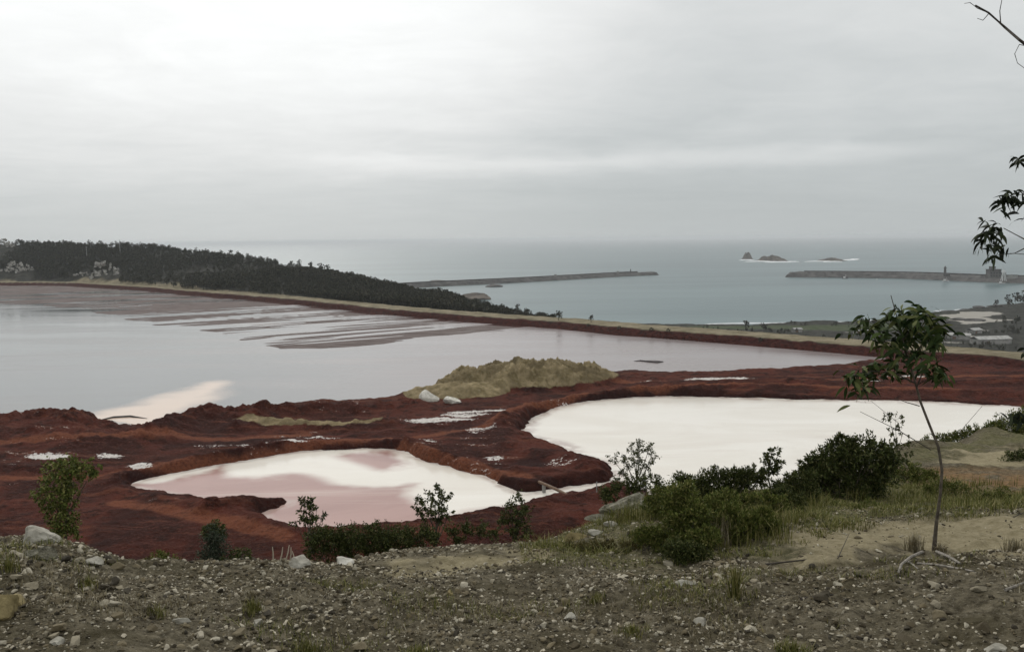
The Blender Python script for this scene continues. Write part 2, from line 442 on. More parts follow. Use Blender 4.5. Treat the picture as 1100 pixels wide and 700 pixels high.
M_glass = mat('dark glass', simple((.01, .012, .015), (.02, .022, .025), 1, .15, .5, 0))
M_rust = mat('rusty pipe', simple((.10, .055, .03), (.20, .13, .085), 2, .7, .3, .4, .02))
M_steel = mat('painted steel', simple((.25, .25, .25), (.38, .38, .37), 1, .5, .4, .1, .01))

# ------------------------------------------------------------------ the lie of the land
# near ground: sight lines and distances of the points where the terrace bends
PROF = {-420: [(700, 6), (640, 7.2), (572, 9.8)],
        -100: [(700, 6), (640, 7.2), (568, 9.8)], 0: [(700, 6), (640, 7.2), (575, 9.6)], 40: [(700, 6), (640, 7.2), (577, 9.5)],
        85: [(700, 6), (640, 7.2), (587, 9.1)], 140: [(700, 6), (640, 7.2), (607, 8.5)], 230: [(700, 6), (640, 7.2), (606, 8.6)],
        345: [(700, 6), (640, 7.2), (609, 8.5)], 420: [(700, 6), (640, 7.2), (602, 8.9)],
        500: [(700, 6), (640, 7.2), (606, 8.5), (592, 9.6)], 560: [(700, 6), (640, 7.2), (606, 8.5), (584, 10.6)],
        610: [(700, 6), (640, 7.2), (606, 8.5), (577, 11.6)], 640: [(700, 6), (640, 7.2), (606, 8.5), (556, 13.6)],
        690: [(700, 6), (640, 7.2), (602, 8.7), (575, 10.4), (535, 15)], 760: [(700, 6), (640, 7.2), (602, 8.7), (570, 10.8), (524, 17)],
        850: [(700, 6), (640, 7.2), (600, 8.8), (562, 11), (541, 15), (516, 23)],
        960: [(700, 6), (640, 7.2), (598, 8.9), (557, 12), (542, 15.5), (506, 25), (484, 34)],
        1050: [(700, 6), (640, 7.2), (597, 9), (552, 12.5), (540, 16), (506, 24), (498, 28), (480, 37), (465, 42)],
        1100: [(700, 6), (640, 7.2), (597, 9), (549, 12.5), (537, 16), (506, 25), (495, 29), (473, 40), (455, 50)],
        1250: [(700, 6), (640, 7.2), (594, 9), (542, 13), (530, 16), (500, 26), (480, 36), (452, 50), (440, 60)],
        1700: [(700, 6), (640, 7.2), (590, 9), (540, 13), (530, 16), (500, 26), (480, 36), (452, 50), (440, 60)]}
LR = np.linspace(math.log(.5), math.log(160), 420); RR = np.exp(LR)
AZT = []; ZT = []
for px, nodes in PROF.items():
    rs = [0, 2.5, 4.6]; zs = [-1.65, -1.95, -2.55]
    for py, r in nodes: rs.append(r); zs.append(float(at(px, py, r)[2])-CAMZ)
    rl, zl = rs[-1], zs[-1]
    for dr, dz in ((.8, .22), (2, .9), (5, 2.5), (200, 104)): rs.append(rl+dr); zs.append(zl-dz)
    ZT.append(CAMZ+np.interp(RR, rs, zs)); AZT.append(float(az_of(px, 560)))
AZT = np.array(AZT); ZT = np.array(ZT)
AZF = np.linspace(AZT[0], AZT[-1], 900)
ZF = np.stack([np.interp(AZF, AZT, ZT[:, j]) for j in range(len(RR))], 1)
ker = np.exp(-np.linspace(-2, 2, 25)**2); ker /= ker.sum()
ZF = np.apply_along_axis(lambda c: np.convolve(np.pad(c, 12, mode='edge'), ker, 'valid'), 0, ZF)
k2 = np.array([1, 2, 3, 2, 1])/9
ZF = np.apply_along_axis(lambda c: np.convolve(np.pad(c, 2, mode='edge'), k2, 'valid'), 1, ZF)
def fg_h(az, r):
    a = np.clip((az-AZF[0])/(AZF[-1]-AZF[0]), 0, 1)*(len(AZF)-1.001)
    l = np.clip((np.log(np.maximum(r, .5))-LR[0])/(LR[-1]-LR[0]), 0, 1)*(len(LR)-1.001)
    i = a.astype(int); j = l.astype(int); fa = a-i; fl = l-j
    z = (ZF[i, j]*(1-fa)+ZF[i+1, j]*fa)*(1-fl)+(ZF[i, j+1]*(1-fa)+ZF[i+1, j+1]*fa)*fl
    return np.where(r > 158, -1e3, z)

POOL_Z = .55; PINK_Z = .35
POND = Pn([(-900, 460), (-300, 442), (0, 448), (60, 445), (95, 451), (112, 462), (160, 459), (200, 446), (260, 438), (330, 434), (420, 428), (470, 418),
           (520, 410), (600, 404), (650, 400), (700, 400.5), (760, 401), (840, 399), (890, 394), (945, 388), (960, 378), (940, 340), (600, 320), (300, 300), (0, 285), (-300, 280), (-900, 285)], 0)
WHITE = spline(Pn([(566, 459), (573, 449), (592, 440), (625, 432), (680, 427), (750, 426), (850, 429), (950, 431), (1040, 434), (1092, 438), (1110, 446), (1080, 462),
                   (1010, 492), (930, 516), (850, 528), (760, 533), (700, 530), (664, 512), (655, 501), (640, 493.5), (622, 487), (611, 479), (590, 473), (570, 466)], POOL_Z), 5)
PINK = spline(Pn([(140, 520), (165, 513), (230, 500), (285, 491), (322, 485), (370, 482.5), (422, 482.5), (445, 491), (480, 500), (520, 511), (537, 521), (562, 530),
                  (600, 525), (640, 519), (658, 516.5), (652, 522), (602, 533), (572, 538), (545, 545), (510, 551), (480, 556), (420, 563), (350, 568), (302, 563), (284, 551),
                  (312, 541), (308, 536), (280, 538.5), (235, 538), (190, 531), (152, 526)], PINK_Z), 5)
DAM = Pn([(-900, 300), (-300, 303), (0, 306.5), (70, 307), (150, 312), (200, 317), (300, 325.5), (400, 337), (500, 346), (600, 353.5), (660, 360), (800, 371), (925, 382),
          (1000, 389), (1100, 398), (1300, 417), (1700, 460)], 0)
BARS = Pn([(130, 346), (150, 349), (270, 369), (300, 376), (345, 376), (450, 367), (540, 358), (612, 352), (600, 340), (300, 310), (60, 298), (-300, 296), (-300, 322), (0, 327), (60, 331), (100, 337)], 0)
LEFTB = Pn([(-600, 330), (0, 333), (100, 340), (0, 345), (-600, 350)], 0)
RIDGE_T = {-900: (262, 1750), -400: (262, 1650), -100: (262, 1500), 0: (262, 1350), 60: (264.5, 1260), 130: (265.5, 1180), 200: (270, 1110), 250: (277, 1050), 300: (285, 960), 350: (296, 880),
           400: (306, 800), 450: (316, 720), 500: (327, 650), 550: (335, 585), 590: (341.5, 530), 625: (347, 500), 680: (356, 480), 760: (372, 470), 900: (400, 470)}
R_AZ = np.array([float(az_of(p, RIDGE_T[p][0])) for p in RIDGE_T]); R_R = np.array([v[1] for v in RIDGE_T.values()], float)
R_Z = np.array([float(at(p, v[0], v[1])[2]) for p, v in RIDGE_T.items()])
SHORE_P = [(560, 342), (590, 342), (640, 346), (700, 348.5), (800, 349.5), (870, 348), (930, 346), (975, 342), (1000, 338), (1030, 334), (1060, 332), (1085, 328.5), (1110, 324), (1200, 320), (1500, 316)]
sp_ = Pn(SHORE_P, SEA); SH_AZ = np.arctan2(sp_[:, 0], sp_[:, 1]); SH_R = np.hypot(sp_[:, 0], sp_[:, 1])
_l = [(-900, 2000), (0, 1700), (250, 1350), (400, 1130), (500, 1060)]
SH_AZ = np.concatenate([[float(az_of(p)) for p, _ in _l], SH_AZ]); SH_R = np.concatenate([[r for _, r in _l], SH_R])
RIDGES = [  # (sight-line points on the mud, height, half width, roughness)
    ([(-200, 452), (0, 453), (40, 450), (75, 452), (94, 460)], 2.7, 6.5, .8),
    ([(-100, 470), (40, 468), (100, 474)], 2.2, 10, .4),
    ([(172, 466), (192, 456), (210, 450), (238, 448), (258, 448)], 2.9, 6.0, .7),
    ([(290, 443), (330, 441), (400, 437), (440, 434)], 2.3, 4.5, .8),
    ([(255, 458), (290, 456), (340, 458), (420, 456)], 2.0, 4, .5),
    ([(540, 455), (555, 446), (585, 437), (625, 427), (700, 420), (800, 418), (900, 418), (1000, 420), (1110, 425)], 1.5, 3.6, .2),
    ([(690, 411), (800, 410), (900, 411), (1000, 410), (1100, 409)], .9, 3, .3),
    ([(540, 455), (532, 466), (548, 478), (575, 484), (610, 491), (645, 507), (640, 512), (560, 505)], .9, 3.0, .2),
    ([(120, 513), (160, 505), (230, 493), (290, 483), (325, 477), (430, 476), (460, 487), (500, 499), (545, 518)], 1.1, 2.6, .2),
    ([(225, 547), (270, 541), (309, 538.5)], 1.3, 2.0, .4),
    ([(120, 527), (170, 536), (225, 545), (275, 556), (310, 572)], .7, 2.5, .2),
    ([(470, 572), (520, 570), (580, 566), (640, 552)], 1.0, 4.0, .5),
    ([(0, 503), (120, 503), (200, 494), (280, 482), (330, 470), (430, 462), (530, 448)], .7, 2.2, .4)]
RIDGES = [(Pn(p, 1.5), h, w, q) for p, h, w, q in RIDGES]
MC = P(np.array(556.), np.array(410.), 1.5)*1.02
MT = P(np.array(492.), np.array(421.), 1.5)
def ell(px, py, rx, ry, z=1.4):
    a = np.array; c = P(a(px), a(py), z)
    u = (P(a(px+rx), a(py), z)-P(a(px-rx), a(py), z))/2; v = (P(a(px), a(py-ry), z)-P(a(px), a(py+ry), z))/2
    return c, np.linalg.inv(np.stack([u, v], 1))
def ev(e, x, y):
    c, m = e; dx = x-c[0]; dy = y-c[1]
    return np.hypot(m[0, 0]*dx+m[0, 1]*dy, m[1, 0]*dx+m[1, 1]*dy)

def mid_h(x, y):
    r = np.hypot(x, y); az = np.arctan2(x, y)
    wob = fbm(x*.13, y*.13, 5)
    dp = sdf(x+fbm(x*.1, y*.1, 40)*4, y+fbm(x*.1, y*.1, 44)*4, POND); dw = sdf(x+wob*1.6+fbm(x*.6, y*.6, 15)*.9, y+wob*1.6+fbm(x*.6, y*.6, 16)*.9, WHITE); dk = sdf(x+wob*1.3+fbm(x*.6, y*.6, 17)*.8, y+wob*1.3+fbm(x*.6, y*.6, 18)*.8, PINK)
    h = 1.2+fbm(x*.05, y*.05, 1)*.9+fbm(x*.35, y*.35, 2, 5, .6)*.42
    for poly, hh, w, q in RIDGES:
        d = seg_d(x, y, poly, False)
        amp = hh*(1+q*fbm(x*.13, y*.13, 9, 3)*.9+q*fbm(x*.5, y*.5, 11, 4)*.7)
        h = h+amp*np.exp(-(d/w)**2)
    # spoil mound
    h = h+sm(h, 1.6, 3.2)*(np.abs(fbm(x*.35, y*.35, 29, 4, .6))*.8-.2)
    ux = (x-MC[0]); uy = (y-MC[1]); ang = np.arctan2(uy, ux)
    rad = np.hypot(ux/37, uy/21)*(1+.3*fbm(np.cos(ang)*1.4+5, np.sin(ang)*1.4, 21)) + .12*fbm(x*.12, y*.12, 22)
    md = (1-sm(rad, .5, 1.05))*4.7*(1+.45*fbm(x*.10, y*.10, 23))
    md += (1-sm(rad, .6, 1.1))*(fbm(x*.33, y*.33, 24, 5, .7)*2.0-np.abs(fbm(x*.16, y*.16, 30, 4))*2.2+.4)
    md += (1-sm(np.hypot((x-MT[0])/17, (y-MT[1])/9)+.25*fbm(x*.15, y*.15, 27), .2, 1.0))*3.0*(1+.5*fbm(x*.25, y*.25, 28))
    rad = np.minimum(rad, np.hypot((x-MT[0])/17, (y-MT[1])/9)+.25*fbm(x*.15, y*.15, 27))
    h = h+md
    bank = sm(dp, -3.5, 3.0)
    h = h*bank+(-1.4)*(1-bank)
    # flats of sediment showing through the pond
    db = sdf(x+fbm(x*.03, y*.03, 71)*14, y+fbm(x*.03, y*.03, 72)*14, BARS)
    u = (x*.82+y*.57); w = (-x*.57+y*.82)
    stn = fbm(u*.006, w*.06, 31, 5, .6)+.30*fbm(u*.02, w*.2, 35, 3)
    bars = .05+.80*stn
    sedm = 1-sm(db, -9, 2)
    h = np.where(dp < -4, np.maximum(h, -1.4+(1.4+bars*.5)*sedm), h)
    for dd in (dw, dk):
        rim = (.22+.7*fbm(x*.2, y*.2, 19, 4, .6))*np.exp(-((dd-4.5)/3.0)**2)
        k = sm(dd, -1.0, 2.5); h = (h+rim)*k+(-.7)*(1-k)
    # embankment, hill and coast beyond it
    s = seg_d(x, y, DAM, False)
    az_d = np.arctan2(DAM[:, 0], DAM[:, 1]); r_d = np.hypot(DAM[:, 0], DAM[:, 1])
    rf = np.interp(az, az_d, r_d); s = np.where(r > rf, s, -s)
    dz = np.interp(s, [-6, 0, 5, 7, 25, 30, 170, 400], [-1.6, -.2, 2.7, 3.2, 3.1, 2.0, -52, -57])
    dz = dz+fbm(x*.15, y*.15, 51)*.5*sm(s, -2, 1)+np.where(s > 30, fbm(x*.02, y*.02, 52)*3.0*sm(s, 30, 200), 0)
    rs = np.interp(az, SH_AZ, SH_R)
    coast = -57.2+2.5*fbm(x*.012, y*.012, 53)+1.4*fbm(x*.06, y*.06, 54)
    dz = np.where(s > 60, np.maximum(dz, coast), dz)
    rs2 = rs*(1+.03*fbm(az*40, az*3, 55))
    dz = dz-(9)*sm(r, rs2-18, rs2+14)*(s > 60)
    rr_ = np.interp(az, R_AZ, R_R); zr = np.interp(az, R_AZ, R_Z)
    r0 = rf+36
    t = (r-r0)/np.maximum(rr_-r0, 20)
    hill = np.where(t < 1, 1.5+(zr-1.5)*np.clip(t, 0, 1)**.92, zr-(r-rr_)*.20-((r-rr_)/90)**2*1.5)
    hill = hill+fbm(x*.01, y*.01, 61)*7*sm(t, 0, .4)*np.clip(1-np.abs(t-1)*0, 0, 1)*(1-.75*np.exp(-((t-1)/.12)**2))
    wt = 1-sm(az, float(az_of(600)), float(az_of(690)))
    hill = np.where(t > 0, hill*wt+(-70)*(1-wt), -70)
    far = np.maximum(dz, hill); far = np.maximum(far, -68)
    return np.where(s > -6, np.maximum(far, np.where(s < 0, h, -99)), h), dict(dp=dp, dw=dw, dk=dk, s=s, rad=rad, sed=sedm*(dp < -4), t=t, r=r, az=az, hill=hill > dz, rs=rs2)
def near_h(x, y):
    r = np.hypot(x, y); az = np.arctan2(x, y)
    z = fg_h(az, r)
    damp = sm(r, 1, 4)
    return z+damp*(fbm(x*.7, y*.7, 80)*.14+fbm(x*2.6, y*2.6, 81, 5, .6)*.07)+sm(r, 14, 40)*fbm(x*.25, y*.25, 82)*1.0
def H(x, y):
    x = np.atleast_1d(np.asarray(x, float)); y = np.atleast_1d(np.asarray(y, float))
    n = near_h(x, y); out = n.copy(); m = np.hypot(x, y) > 50
    if m.any(): out[m] = np.maximum(n[m], mid_h(x[m], y[m])[0])
    return out
def hit(px, py, rmin=1.0, rmax=2500):
    d = rays(np.array(float(px)), np.array(float(py))); hl = math.hypot(d[0], d[1])
    rs = np.geomspace(rmin, rmax, 1500); k = rs/hl
    z = CAMZ+d[2]*k; g = H(d[0]*k, d[1]*k)
    i = np.argmax(z < g)
    if z[i] >= g[i]: i = len(rs)-1
    kk = k[max(i-1, 0)]*.5+k[i]*.5
    p = np.array([d[0]*kk, d[1]*kk, 0]); p[2] = float(H(p[0], p[1])[0]); return p
def Hn(lst): return np.array([hit(px, py)[:2] for px, py in lst])

def polar(azs, rs):
    A, Rr = np.meshgrid(azs, rs)
    x = np.sin(A)*Rr; y = np.cos(A)*Rr
    n, m = x.shape; i = np.arange(n-1)[:, None]*m; j = np.arange(m-1)
    q = np.stack([i+j, i+j+1, i+m+j+1, i+m+j], -1).reshape(-1, 4)
    return x.ravel(), y.ravel(), q[:, ::-1][:, [0, 1, 2, 3]]

def submesh(v, f, keep, masks):
    f = f[keep]; used = np.zeros(len(v), bool); used[f.ravel()] = True
    idx = np.cumsum(used)-1
    return v[used], idx[f], masks[used]

# ------------------------------------------------------------------ near ground
azs = np.concatenate([np.linspace(-2.0, -.62, 60, endpoint=False), np.linspace(-.62, .62, 760), np.linspace(.62, 2.0, 61)[1:]])
rs = np.concatenate([np.linspace(.4, 4, 20, endpoint=False), np.geomspace(4, 14, 300, endpoint=False), np.geomspace(14, 60, 170)])
x, y, q = polar(azs, rs); z = near_h(x, y)
mk = np.zeros((len(x), 4))
G_POLY = Hn([(560, 601), (600, 586), (640, 562), (690, 540), (760, 530), (840, 522), (960, 520), (1100, 533), (1100, 549), (960, 558), (860, 570), (800, 599), (700, 601), (640, 603)])
D_POLY = Hn([(800, 600), (850, 574), (960, 559), (1099, 549), (1180, 560), (1180, 592), (1040, 591), (960, 599), (880, 606), (820, 608)])
D2_POLY = Hn([(400, 605), (440, 597), (500, 593), (550, 590), (570, 597), (540, 605), (440, 609)])
T_POLY = Hn([(1005, 497), (1035, 486), (1099, 477), (1160, 480), (1140, 499), (1050, 501)])
O_POLY = Hn([(970, 505), (1010, 505), (1050, 505), (1100, 502), (1180, 505), (1150, 534), (1040, 530), (985, 520)])
sel = np.hypot(x, y) < 60
G2 = Hn([(960, 500), (975, 482), (1010, 474), (1060, 466), (1100, 457), (1160, 452), (1160, 474), (1099, 475), (1035, 484), (1000, 497)])
for k, (ps, fw) in enumerate((([G_POLY, G2], 1.0), ([D_POLY, D2_POLY, T_POLY], .5), ([O_POLY], 1.2))):
    for p in ps:
        d = sdf(x+fbm(x*1.1, y*1.1, 90)*1.2, y+fbm(x*1.1, y*1.1, 93)*1.2, p); mk[:, k] = np.maximum(mk[:, k], 1-sm(d, -fw*.6, fw*.4))
rr0 = np.hypot(x, y); lipz = fg_h(np.arctan2(x, y), rr0)
lipr = np.interp(np.arctan2(x, y), AZT, [v[-1][1] for v in PROF.values()])
below = sm(rr0-lipr, .4, 2.0)
mk[:, 3] = below*(1-np.clip(mk[:, :3].max(1), 0, 1))*.9
gro = mesh_obj('ground', np.stack([x, y, z], 1), q, M_ground, smooth=True, attrs={'mask': mk})
structure(gro, 'stony gravel terrace with dirt track and grassy slope in the foreground', 'ground')

# ------------------------------------------------------------------ mud flats, embankment and hills
azs = np.concatenate([np.linspace(-1.0, -.6, 70, endpoint=False), np.linspace(-.6, .62, 1150), np.linspace(.62, 1.0, 70)[1:]])
rs = np.concatenate([np.geomspace(57, 115, 70, endpoint=False), np.geomspace(115, 520, 620, endpoint=False), np.geomspace(520, 2300, 260)])
x, y, q = polar(azs, rs); z, I = mid_h(x, y); n = near_h(x, y); hillside = n > z; z = np.maximum(z, n-.03*(np.hypot(x, y) < 60))
mk = np.zeros((len(x), 4))
TAN = [ell(330, 455, 95, 6.5), ell(290, 454, 42, 5)]
SALT = [ell(470, 452, 52, 6), ell(500, 444, 40, 5), ell(50, 492, 34, 3.6), ell(130, 455, 22, 6), ell(385, 434, 14, 3), ell(150, 501, 22, 3), ell(118, 489, 20, 4), ell(285, 477, 60, 2.6),
        ell(330, 471, 60, 2.2), ell(455, 474, 22, 3), ell(515, 462, 28, 3.5), ell(530, 491, 16, 3), ell(605, 497, 30, 6), ell(20, 500, 20, 3), ell(20, 520, 24, 3), ell(770, 406, 60, 1.8), ell(700, 409, 18, 1.4),
        ell(980, 404, 40, 1.3), ell(930, 411, 24, 1.3), ell(535, 441, 30, 3), ell(150, 448, 60, 3), ell(225, 478, 30, 3), ell(600, 432, 30, 2)]
SAL_S = [1.0, .8, .95, 1.0, .95, .8, .7, .72, .66, .7, .7, .6, .45, .5, .45, .95, .85, .8, .85, .75, .5, .5, .6]
tan = np.zeros(len(x))
for e in TAN: tan = np.maximum(tan, 1-sm(ev(e, x, y), .5, 1.1))
tan = np.maximum(tan, (1-sm(I['rad'], .75, 1.0)))
salt = np.zeros(len(x))
for e, s_ in zip(SALT, SAL_S): salt = np.maximum(salt, s_*(1-sm(ev(e, x, y), .35, 1.05)))
base_s = .13*(1-sm(I['az'], float(az_of(520)), float(az_of(600))))*sm(I['az'], float(az_of(-60)), float(az_of(0)))*sm(I['r'], 140, 160)
salt = np.maximum(salt, base_s*(fbm(x*.04, y*.04, 77) > -.05))
salt *= (1-tan)
darkm = (1-sm(np.minimum(I['dw'], I['dk']), .8, 3.4))*.75
darkm = np.maximum(darkm, (1-sm(I['dp'], 0, 3.0))*.5)
e = ell(570, 497, 26, 9); darkm = np.maximum(darkm, 1-sm(ev(e, x, y), .5, 1))
mk[:, 0] = tan; mk[:, 1] = salt; mk[:, 2] = darkm; mk[:, 3] = I['sed']
v = np.stack([x, y, z], 1)
fs = I['s'][q].min(1); out = fs > -6
TRK = [Pn(p, 1.6) for p in ([(-60, 514), (120, 507), (210, 496), (290, 485), (340, 475), (430, 470), (520, 458), (548, 447), (600, 431), (640, 422)], [(640, 422), (800, 416.5), (1110, 421)],
       [(430, 477), (480, 493), (530, 506), (560, 512)], [(-60, 480), (90, 476), (180, 470), (260, 468), (330, 464)], [(120, 540), (220, 553), (300, 575)], [(660, 409), (900, 406), (1100, 402)])]
tk = np.zeros((len(x), 4)); xw, yw = x+fbm(x*.1, y*.1, 25)*1.5, y+fbm(x*.1, y*.1, 26)*1.5
for p in TRK: tk[:, 0] = np.maximum(tk[:, 0], 1-sm(np.abs(seg_d(xw, yw, p, False)-.0), .9, 2.3))
tk[:, 0] *= (1-tan); mk = np.concatenate([mk, tk], 1)
a, b_, c = submesh(v, q, ~out, mk)
structure(mesh_obj('mud_flats', a, b_, M_mud, smooth=True, attrs={'mask': c[:, :4], 'track': c[:, 4:]}), 'dark red mud flats with bunds and a tan spoil mound around the pools', 'mud flats')
s = I['s']; mk2 = np.zeros((len(x), 4))
mk2[:, 1] = 1-sm(s+fbm(x*.2, y*.2, 33)*2, 5.2, 7.0)
crestw = 0
onhill = np.where(I['hill'], 1, 0)
crest = sm(s, 5.2, 7)*(1-sm(s+fbm(x*.05, y*.05, 34)*8, 24, 30))
mk2[:, 0] = np.maximum(crest, .75*sm(s, 5, 7)*(1-sm(s, 60, 110))*(I['az'] > float(az_of(600))))
def cz(lst, z0=-57): return Pn(lst, z0)
BEACH = cz([(1015, 341), (1030, 336.5), (1060, 335), (1078, 337), (1070, 345), (1040, 349), (1022, 347)])
d = sdf(x+fbm(x*.02, y*.02, 36)*40, y+fbm(x*.02, y*.02, 37)*60, BEACH); mk2[:, 2] = 1-sm(d, -8, 8)
for px, py, rx, ry, k in ((1035, 362, 30, 2.5, .6), (1050, 356, 26, 2, .55), (1000, 349, 20, 2, .6), (920, 357, 40, 1.6, .45), (1075, 371, 30, 2, .5), (850, 354, 60, 1.2, .45), (1020, 368, 40, 2, .5)):
    mk2[:, 2] = np.maximum(mk2[:, 2], k*(1-sm(ev(ell(px, py, rx, ry, -57), x, y), .3, 1)))
GREEN = cz([(740, 349.5), (800, 350), (900, 349), (960, 347), (975, 353), (900, 356), (820, 354), (740, 353)])
mk2[:, 3] = (1-sm(sdf(x, y, GREEN), -8, 8))*.8
mk2[:, 2] *= (s > 60); mk2[:, 3] *= (s > 60)
a, b_, c = submesh(v, q, out, mk2)
structure(mesh_obj('hills', a, b_, M_hills, smooth=True, attrs={'mask': c}), 'embankment with a pale track, wooded hill and grey coastal flat behind the pond', 'hills')

# ------------------------------------------------------------------ water
def water(name, z, keepfn, attrfn, material, azr, rsr, label, cat):
    x, y, q = polar(azr, rsr); keep = keepfn(x, y)[q].min(1)
    v = np.stack([x, y, np.full(len(x), z)], 1)
    a, b_, c = submesh(v, q, keep < 1.8, attrfn(x, y))
    return structure(mesh_obj(name, a, b_, material, smooth=True, attrs={'mask': c}), label, cat)
def dam_s(x, y):
    rf = np.interp(np.arctan2(x, y), np.arctan2(DAM[:, 0], DAM[:, 1]), np.hypot(DAM[:, 0], DAM[:, 1]))
    d = seg_d(x, y, DAM, False); return np.where(np.hypot(x, y) > rf, d, -d)
PLUME = spline(Pn([(70, 452), (100, 442), (140, 433), (175, 425), (205, 414), (235, 410), (265, 410), (250, 420), (230, 432), (205, 446), (150, 460), (90, 462)], 0), 4)
def pond_attr(x, y):
    m = np.zeros((len(x), 4)); d = sdf(x+fbm(x*.06, y*.06, 3)*9, y+fbm(x*.06, y*.06, 4)*9, PLUME)
    m[:, 0] = 1-sm(d, -9, 3.5)
    az = np.arctan2(x, y); r = np.hypot(x, y)
    m[:, 1] = sm(az+fbm(x*.012, y*.012, 6)*.12, -.42, -.02)
    m[:, 3] = 1
    return m
water('pond_water', 0.0, lambda x, y: np.maximum(sdf(x, y, POND)-6, dam_s(x, y)-2), pond_attr, M_pond, np.linspace(-1.0, .55, 620), np.geomspace(150, 1500, 420), 'broad still grey pond between the mud and the long embankment', 'water')
def white_attr(x, y):
    m = np.zeros((len(x), 4)); d = sdf(x, y, WHITE); m[:, 1] = (1-sm(-d+fbm(x*.15, y*.15, 8)*2.5, 0.3, 3.2))*.8; m[:, 3] = 1; return m
water('white_pool', POOL_Z, lambda x, y: sdf(x, y, WHITE), white_attr, M_pool, np.linspace(-.05, .66, 420), np.geomspace(120, 270, 260), 'large creamy white pool on the right behind the bushes', 'water')
PK1 = spline(Pn([(350, 488), (370, 485), (400, 483.5), (425, 483), (440, 491), (452, 499), (425, 504), (400, 504), (385, 499)], PINK_Z), 4)
PK2 = spline(Pn([(130, 521), (170, 514), (225, 504), (246, 500), (250, 512), (300, 512), (345, 512), (370, 520), (410, 522), (452, 518), (448, 530), (470, 548), (490, 557), (420, 568), (300, 572), (270, 555), (240, 545), (180, 535)], PINK_Z), 4)
PK3 = spline(Pn([(490, 548), (520, 543), (548, 542), (540, 556), (495, 560)], PINK_Z), 4)
def pink_attr(x, y):
    m = np.zeros((len(x), 4)); wx = fbm(x*.10, y*.10, 7)*6; d = np.minimum(sdf(x+wx, y-wx, PK1), sdf(x+wx, y-wx, PK2))
    m[:, 0] = np.maximum(1-sm(d, -5.0, 3.6), .45*(1-sm(sdf(x, y, PK3), -2, 2)))
    d2 = sdf(x, y, PINK); m[:, 1] = (1-sm(-d2, .3, 1.8))*.7; m[:, 3] = 1; return m
water('pink_pool', PINK_Z, lambda x, y: sdf(x, y, PINK), pink_attr, M_pool, np.linspace(-.46, .14, 460), np.geomspace(110, 190, 260), 'smaller pool swirled white and pink on the left behind the terrace', 'water')
azs = np.linspace(-1.25, 1.25, 180); rsr = np.concatenate([[300], np.geomspace(450, 70000, 160)])
x, y, q = polar(azs, rsr)
structure(mesh_obj('sea_water', np.stack([x, y, np.full(len(x), SEA)], 1), q, M_sea, smooth=True), 'grey green sea reaching to the hazy horizon', 'sea')

# ------------------------------------------------------------------ haze
hz = MB(); hz.box((0, 18000, (SEA-1+64)/2), (80000, 56000, 64-(SEA-1)))
mh = bpy.data.materials.new('haze air'); mh.use_nodes = True; th = NT(mh.node_tree); th.n.clear()
ho = th.add('ShaderNodeOutputMaterial'); pv = th.add('ShaderNodeVolumePrincipled'); th.link(pv.outputs[0], ho.inputs['Volume'])
pv.inputs['Color'].default_value = (.93, .97, 1.0, 1); pv.inputs['Density'].default_value = .00006; pv.inputs['Anisotropy'].default_value = .2
hzo = hz.build('haze', mh); tag(hzo, 'thin grey sea haze in the air over the whole view', 'haze', None, 'stuff')

# ------------------------------------------------------------------ far woods
def tree_template(seed, h=8.0, kind=0):
    r = np.random.default_rng(seed); t = MB(); c = MB()
    lean = r.normal(0, .25, 2)
    pts = np.array([[0, 0, -1], [lean[0]*.3, lean[1]*.3, h*.4], [lean[0], lean[1], h*.8]])
    t.tube(pts, [.22, .16, .06], 5, False)
    nb = 7 if kind == 0 else 5
    for i in range(nb):
        a = r.uniform(0, 6.28); f = r.uniform(.35, 1.0)
        rad = h*(.25 if kind == 0 else .2)*(1.25-f*.8)
        ctr = np.array([math.cos(a)*rad, math.sin(a)*rad, h*f])
        m = 16; dd = r.normal(size=(m, 3)); dd /= np.linalg.norm(dd, axis=1)[:, None]
        sc = h*.14*r.uniform(.7, 1.3)
        cc = ctr+dd*np.array([1, 1, .75])*sc*r.uniform(.3, 1, (m, 1))
        leaves(c, cc, dd+np.array([0, 0, .2]), h*.15, h*.065)
    return np.concatenate(c.v), np.concatenate(c.f3), np.concatenate(t.v), np.concatenate(t.f4)
TT = [tree_template(100+i, 8.0, i % 2) for i in range(6)]
def scatter(pos, hs, rz):
    vs = []; f3 = []; f4 = []; n = 0
    for i, (p, h, a) in enumerate(zip(pos, hs, rz)):
        cv, cf, tv, tf = TT[i % len(TT)]; k = h/8.0; c, s_ = math.cos(a), math.sin(a)
        m = np.array([[c, s_, 0], [-s_, c, 0], [0, 0, 1]])*k
        vs.append(cv @ m+p); f3.append(cf+n); n += len(cv)
        vs.append(tv @ m+p); f4.append(tf+n); n += len(tv)
    return np.concatenate(vs), [np.concatenate(f4), np.concatenate(f3)]
N = 60000
a_ = rng.uniform(float(az_of(-260)), float(az_of(596)), N)
rf_ = np.interp(a_, np.arctan2(DAM[:, 0], DAM[:, 1]), np.hypot(DAM[:, 0], DAM[:, 1]))
rr2 = np.interp(a_, R_AZ, R_R)
r_ = rf_+46+(rr2*1.06-rf_-46)*rng.uniform(0, 1, N)**.9
xx, yy = np.sin(a_)*r_, np.cos(a_)*r_
keep = fbm(xx*.012, yy*.012, 66)+rng.uniform(-.25, .25, N) > -.36
OUTC = [(hit(112, 298, 700), 15), (hit(88, 296, 700), 8), (hit(14, 292, 700), 14), (hit(3, 266, 700), 14), (hit(29, 291, 700), 7)]
for c, w_ in OUTC:
    ac, rc = math.atan2(c[0], c[1]), math.hypot(c[0], c[1])
    keep &= ~((np.abs(a_-ac)*rc < w_*1.1) & (r_ > rc-50) & (r_ < rc+w_))
xx, yy = xx[keep][:13000], yy[keep][:13000]
